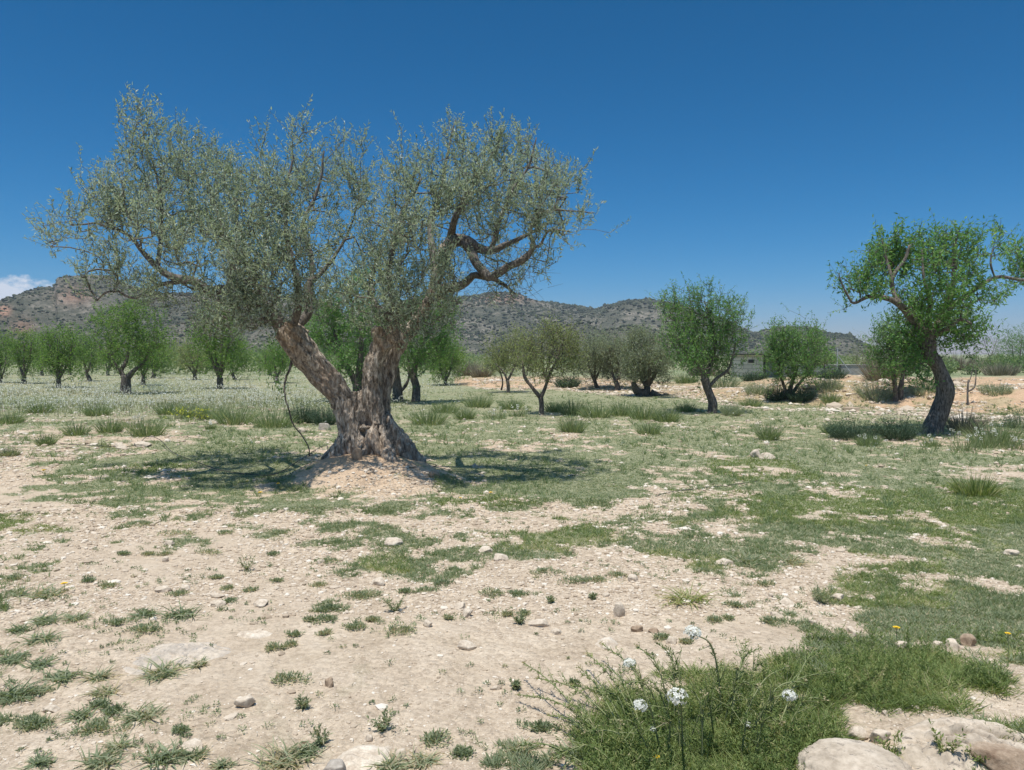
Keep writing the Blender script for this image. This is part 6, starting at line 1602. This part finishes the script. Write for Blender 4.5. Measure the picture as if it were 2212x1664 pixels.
# the mustard plant in the lower right foreground
def mustard():
    base = G(1500, 1668)
    root = empty('white_mustard_plant', base)
    tag(root, 'sprawling wild mustard plant with round white flower heads in the lower right foreground', 'flowering plant')
    r = np.random.default_rng(17)
    parts = []; acc = Acc()
    heads = [(1497, 1368, 20, .42, (1562, 1560)), (1360, 1434, 15, .20, (1410, 1560)), (1463, 1505, 23, .40, (1475, 1640)), (1382, 1525, 17, .30, (1430, 1640)), (1705, 1503, 16, .25, (1610, 1610)), (1616, 1566, 7, .18, (1600, 1640)), (1410, 1576, 7, .2, (1440, 1640))]
    tips = [(1132, 1432, .10), (1268, 1410, .10), (1300, 1390, .10), (1235, 1480, .08), (1160, 1465, .06), (1120, 1500, .04), (1375, 1395, .3), (1420, 1388, .3), (1440, 1400, .3), (1470, 1480, .3), (1560, 1430, .25), (1590, 1440, .28), (1612, 1385, .2), (1640, 1400, .2), (1660, 1430, .2), (1700, 1440, .2), (1760, 1400, .14), (1230, 1520, .1), (1290, 1500, .16), (1330, 1480, .2),
            (1400, 1470, .25), (1430, 1450, .3), (1340, 1560, .2), (1265, 1580, .08), (1120, 1610, .05), (1190, 1640, .06), (1520, 1500, .32), (1550, 1490, .3), (1640, 1480, .25), (1690, 1560, .2), (1780, 1510, .15), (1740, 1470, .15), (1800, 1450, .12), (1310, 1440, .14), (1250, 1440, .1), (1185, 1545, .05)]
    def stalk(X, Y, zt, bx, by, leaves, rad=.0035, bud=True):
        b = G(bx, by); 
        # tip: along the view ray where it is zt above the ground
        ry = ray(X, Y); t = np.linspace(1.2, 8, 500); p = np.array([0, 0, EYE]) + ry * t[:, None]
        k = int(np.argmin(np.abs(p[:, 2] - height(p[:, 0], p[:, 1]) - zt))); tip = p[k]
        a = np.array(b); m = a * .5 + tip * .5; m[2] += .05 + .15 * zt
        m[:2] += r.normal(size=2) * .02
        P, R = smooth_path([a, m, tip], [rad, rad * .8, rad * .45], .02)
        parts.append(tube(P, R, 5, .0, cap=False))
        T = unit(np.gradient(P, axis=0))
        n = leaves; i = (r.random(n) ** .8 * (len(P) - 1)).astype(int)
        acc.add(*leaf_quads(P[i], unit(T[i] * .8 + r.normal(size=(n, 3)) * .6), r.uniform(.012, .034, n), r.uniform(.003, .006, n), r, tint=r.random(n) * .8))
        # side twigs
        for q in range(7):
            j = int(len(P) * r.uniform(.25, .8)); e = P[j] + unit(T[j] * .8 + r.normal(size=3) * .5) * r.uniform(.04, .10)
            parts.append(tube(np.linspace(P[j], e, 3), [.0018, .0014, .001], 4, cap=False))
            s = r.random(8)[:, None]; L_ = P[j] * (1 - s) + e * s
            acc.add(*leaf_quads(L_, unit(r.normal(size=(8, 3)) * .6 + T[j]), r.uniform(.01, .022, 8), .004, r, tint=r.random(8)))
        if bud:
            acc.add(*leaf_quads(tip + r.normal(size=(14, 3)) * .005, rand_dir(14, r), .010, .007, r, tint=np.full(14, 1.0)))
        return tip
    hd = []
    for (X, Y, R, zt, (bx, by)) in heads:
        tip = stalk(X, Y, zt, bx, by, 44, .0042, False); hd.append((tip, R))
    for i, (X, Y, zt) in enumerate(tips):
        stalk(X, Y, zt, 1300 + (X - 1120) * .55 + r.normal() * 20, min(1680, max(Y + 90, 1600 + r.normal() * 25)), 90)
    V, Fs = join_parts(parts)
    mesh_np('stems', V, Fs, M['stem'], root, {'tint': np.clip(fbm(V[:, 0] * 9, V[:, 2] * 9, seed=2), 0, 1)}, smooth=True)
    acc.out('leaves', M['grass'], root)
    for i, (tip, R) in enumerate(hd):
        umbel('flower_head', tip, R * 1.0 * tip[1] / F, root, 70 + i, 60 if R > 10 else 16)
    # three broad lobed leaves low in the plant
    for i, (X, Y, w) in enumerate([]):
        g = np.array(G(X, min(Y + 30, 1700))); g[2] += .10
        dirv = unit([(-1 if i == 1 else .25), .55, .6 if i != 1 else .25]); side = unit(np.cross(dirv, [0, -.35, 1])); m = 15; pts = []
        for j in range(m):
            s = j / (m - 1); wd = w * .28 * math.sin(math.pi * min(1, s * 1.02)) ** .7 * (1 + .28 * math.cos(s * 22))
            c = g + dirv * w * s + np.array([0, 0, -.03]) * s * s
            pts += [c - side * wd + [0, 0, .004], c, c + side * wd + [0, 0, .004]]
        V = np.array(pts); fq = []
        for j in range(m - 1):
            a = j * 3; fq += [[a, a + 1, a + 4, a + 3], [a + 1, a + 2, a + 5, a + 4]]
        mesh_np('broad_leaf', V, np.array(fq), M['weed'], root, {'tint': np.full(len(V), .25)}, smooth=True)
mustard()
# white-headed herbs beside the big right trunk and dark bushes
GH = 'white-flowered herbs in the middle distance'
for i, (X, Y, w, h, nh, lb) in enumerate([(2085, 975, 60, 44, 9, 'white-flowered herb just right of the big right trunk'), (2130, 968, 60, 50, 9, 'white-flowered herb in the big tussock right of the trunk'), (2190, 972, 40, 36, 5, 'white-flowered herb near the right edge of the field'),
        (2015, 965, 30, 24, 3, 'white-flowered herb at the left foot of the big right trunk'), (1875, 965, 40, 30, 4, 'white-flowered herb in front of the dark bushes'), (1070, 905, 50, 24, 6, 'white-flowered herb below the two yellowish trees'), (285, 925, 44, 28, 6, 'white-flowered herb behind the rounded tussock on the left'), (455, 928, 20, 18, 3, 'white-flowered herb below the yellow blooms'), (1120, 900, 40, 24, 5, 'white-flowered herb left of the Y-forked trunk')]):
    g = G(X, Y); sc = g.y / F; root = empty('white_flowered_herb', g); tag(root, lb, 'flowering herb', GH)
    r = np.random.default_rng(800 + i); acc = Acc(); parts = []
    n = 120; a = r.uniform(0, 6.28, n); q = np.sqrt(r.random(n)) * w * sc * .5
    P = np.stack([g.x + np.cos(a) * q, g.y + np.sin(a) * q * .7, np.zeros(n)], -1); P[:, 2] = height(P[:, 0], P[:, 1])
    acc.add(*blades(P, unit(np.stack([np.cos(a) * .4, np.sin(a) * .4, np.ones(n)], -1) + r.normal(size=(n, 3)) * .15), h * sc * r.uniform(.4, .95, n), .9 * sc, .3, r, segs=2))
    acc.out('stems', M['tussock'], root)
    for j in range(nh):
        c = np.array([g.x + r.uniform(-.5, .5) * w * sc, g.y + r.uniform(-.3, .3) * w * sc, 0]); c[2] = float(height(c[0], c[1])) + h * sc * r.uniform(.55, 1.1)
        V, Fs = tube([(c[0], c[1], float(height(c[0], c[1]))), tuple(c)], [.004, .003], 4)
        rr = np.random.default_rng(j + i * 10)
        vv = unit(rr.normal(size=(20, 3)))
        a2 = Acc(); a2.add(*leaf_quads(c + vv * 2.6 * sc * .8, vv, 2.2 * sc, 2.2 * sc, rr))
        fh = a2.out('flower_head', M['petal_white'], root)
        mesh_np('flower_stalk', V, Fs, M['stem'], fh, {'tint': np.full(len(V), .4)})

# ------------------------------------------------------------------ the air between here and the hills
def haze():
    me = bpy.data.meshes.new('haze'); bm = bmesh.new()
    box_bm(bm, -1600, 1600, -60, 1500, -4, 98)
    bm.to_mesh(me); bm.free()
    m = bpy.data.materials.new('haze'); m.use_nodes = True; nt = m.node_tree; nt.nodes.clear()
    out = nt.nodes.new('ShaderNodeOutputMaterial'); v = nt.nodes.new('ShaderNodeVolumePrincipled')
    v.inputs['Color'].default_value = (.80, .88, 1.0, 1); v.inputs['Density'].default_value = .00022; v.inputs['Anisotropy'].default_value = 0.0
    nt.links.new(v.outputs[0], out.inputs['Volume'])
    me.materials.append(m)
    o = link(bpy.data.objects.new('haze', me)); o['kind'] = 'stuff'; o['label'] = 'thin pale blue haze between the field and the hills'; o['category'] = 'haze'
haze()
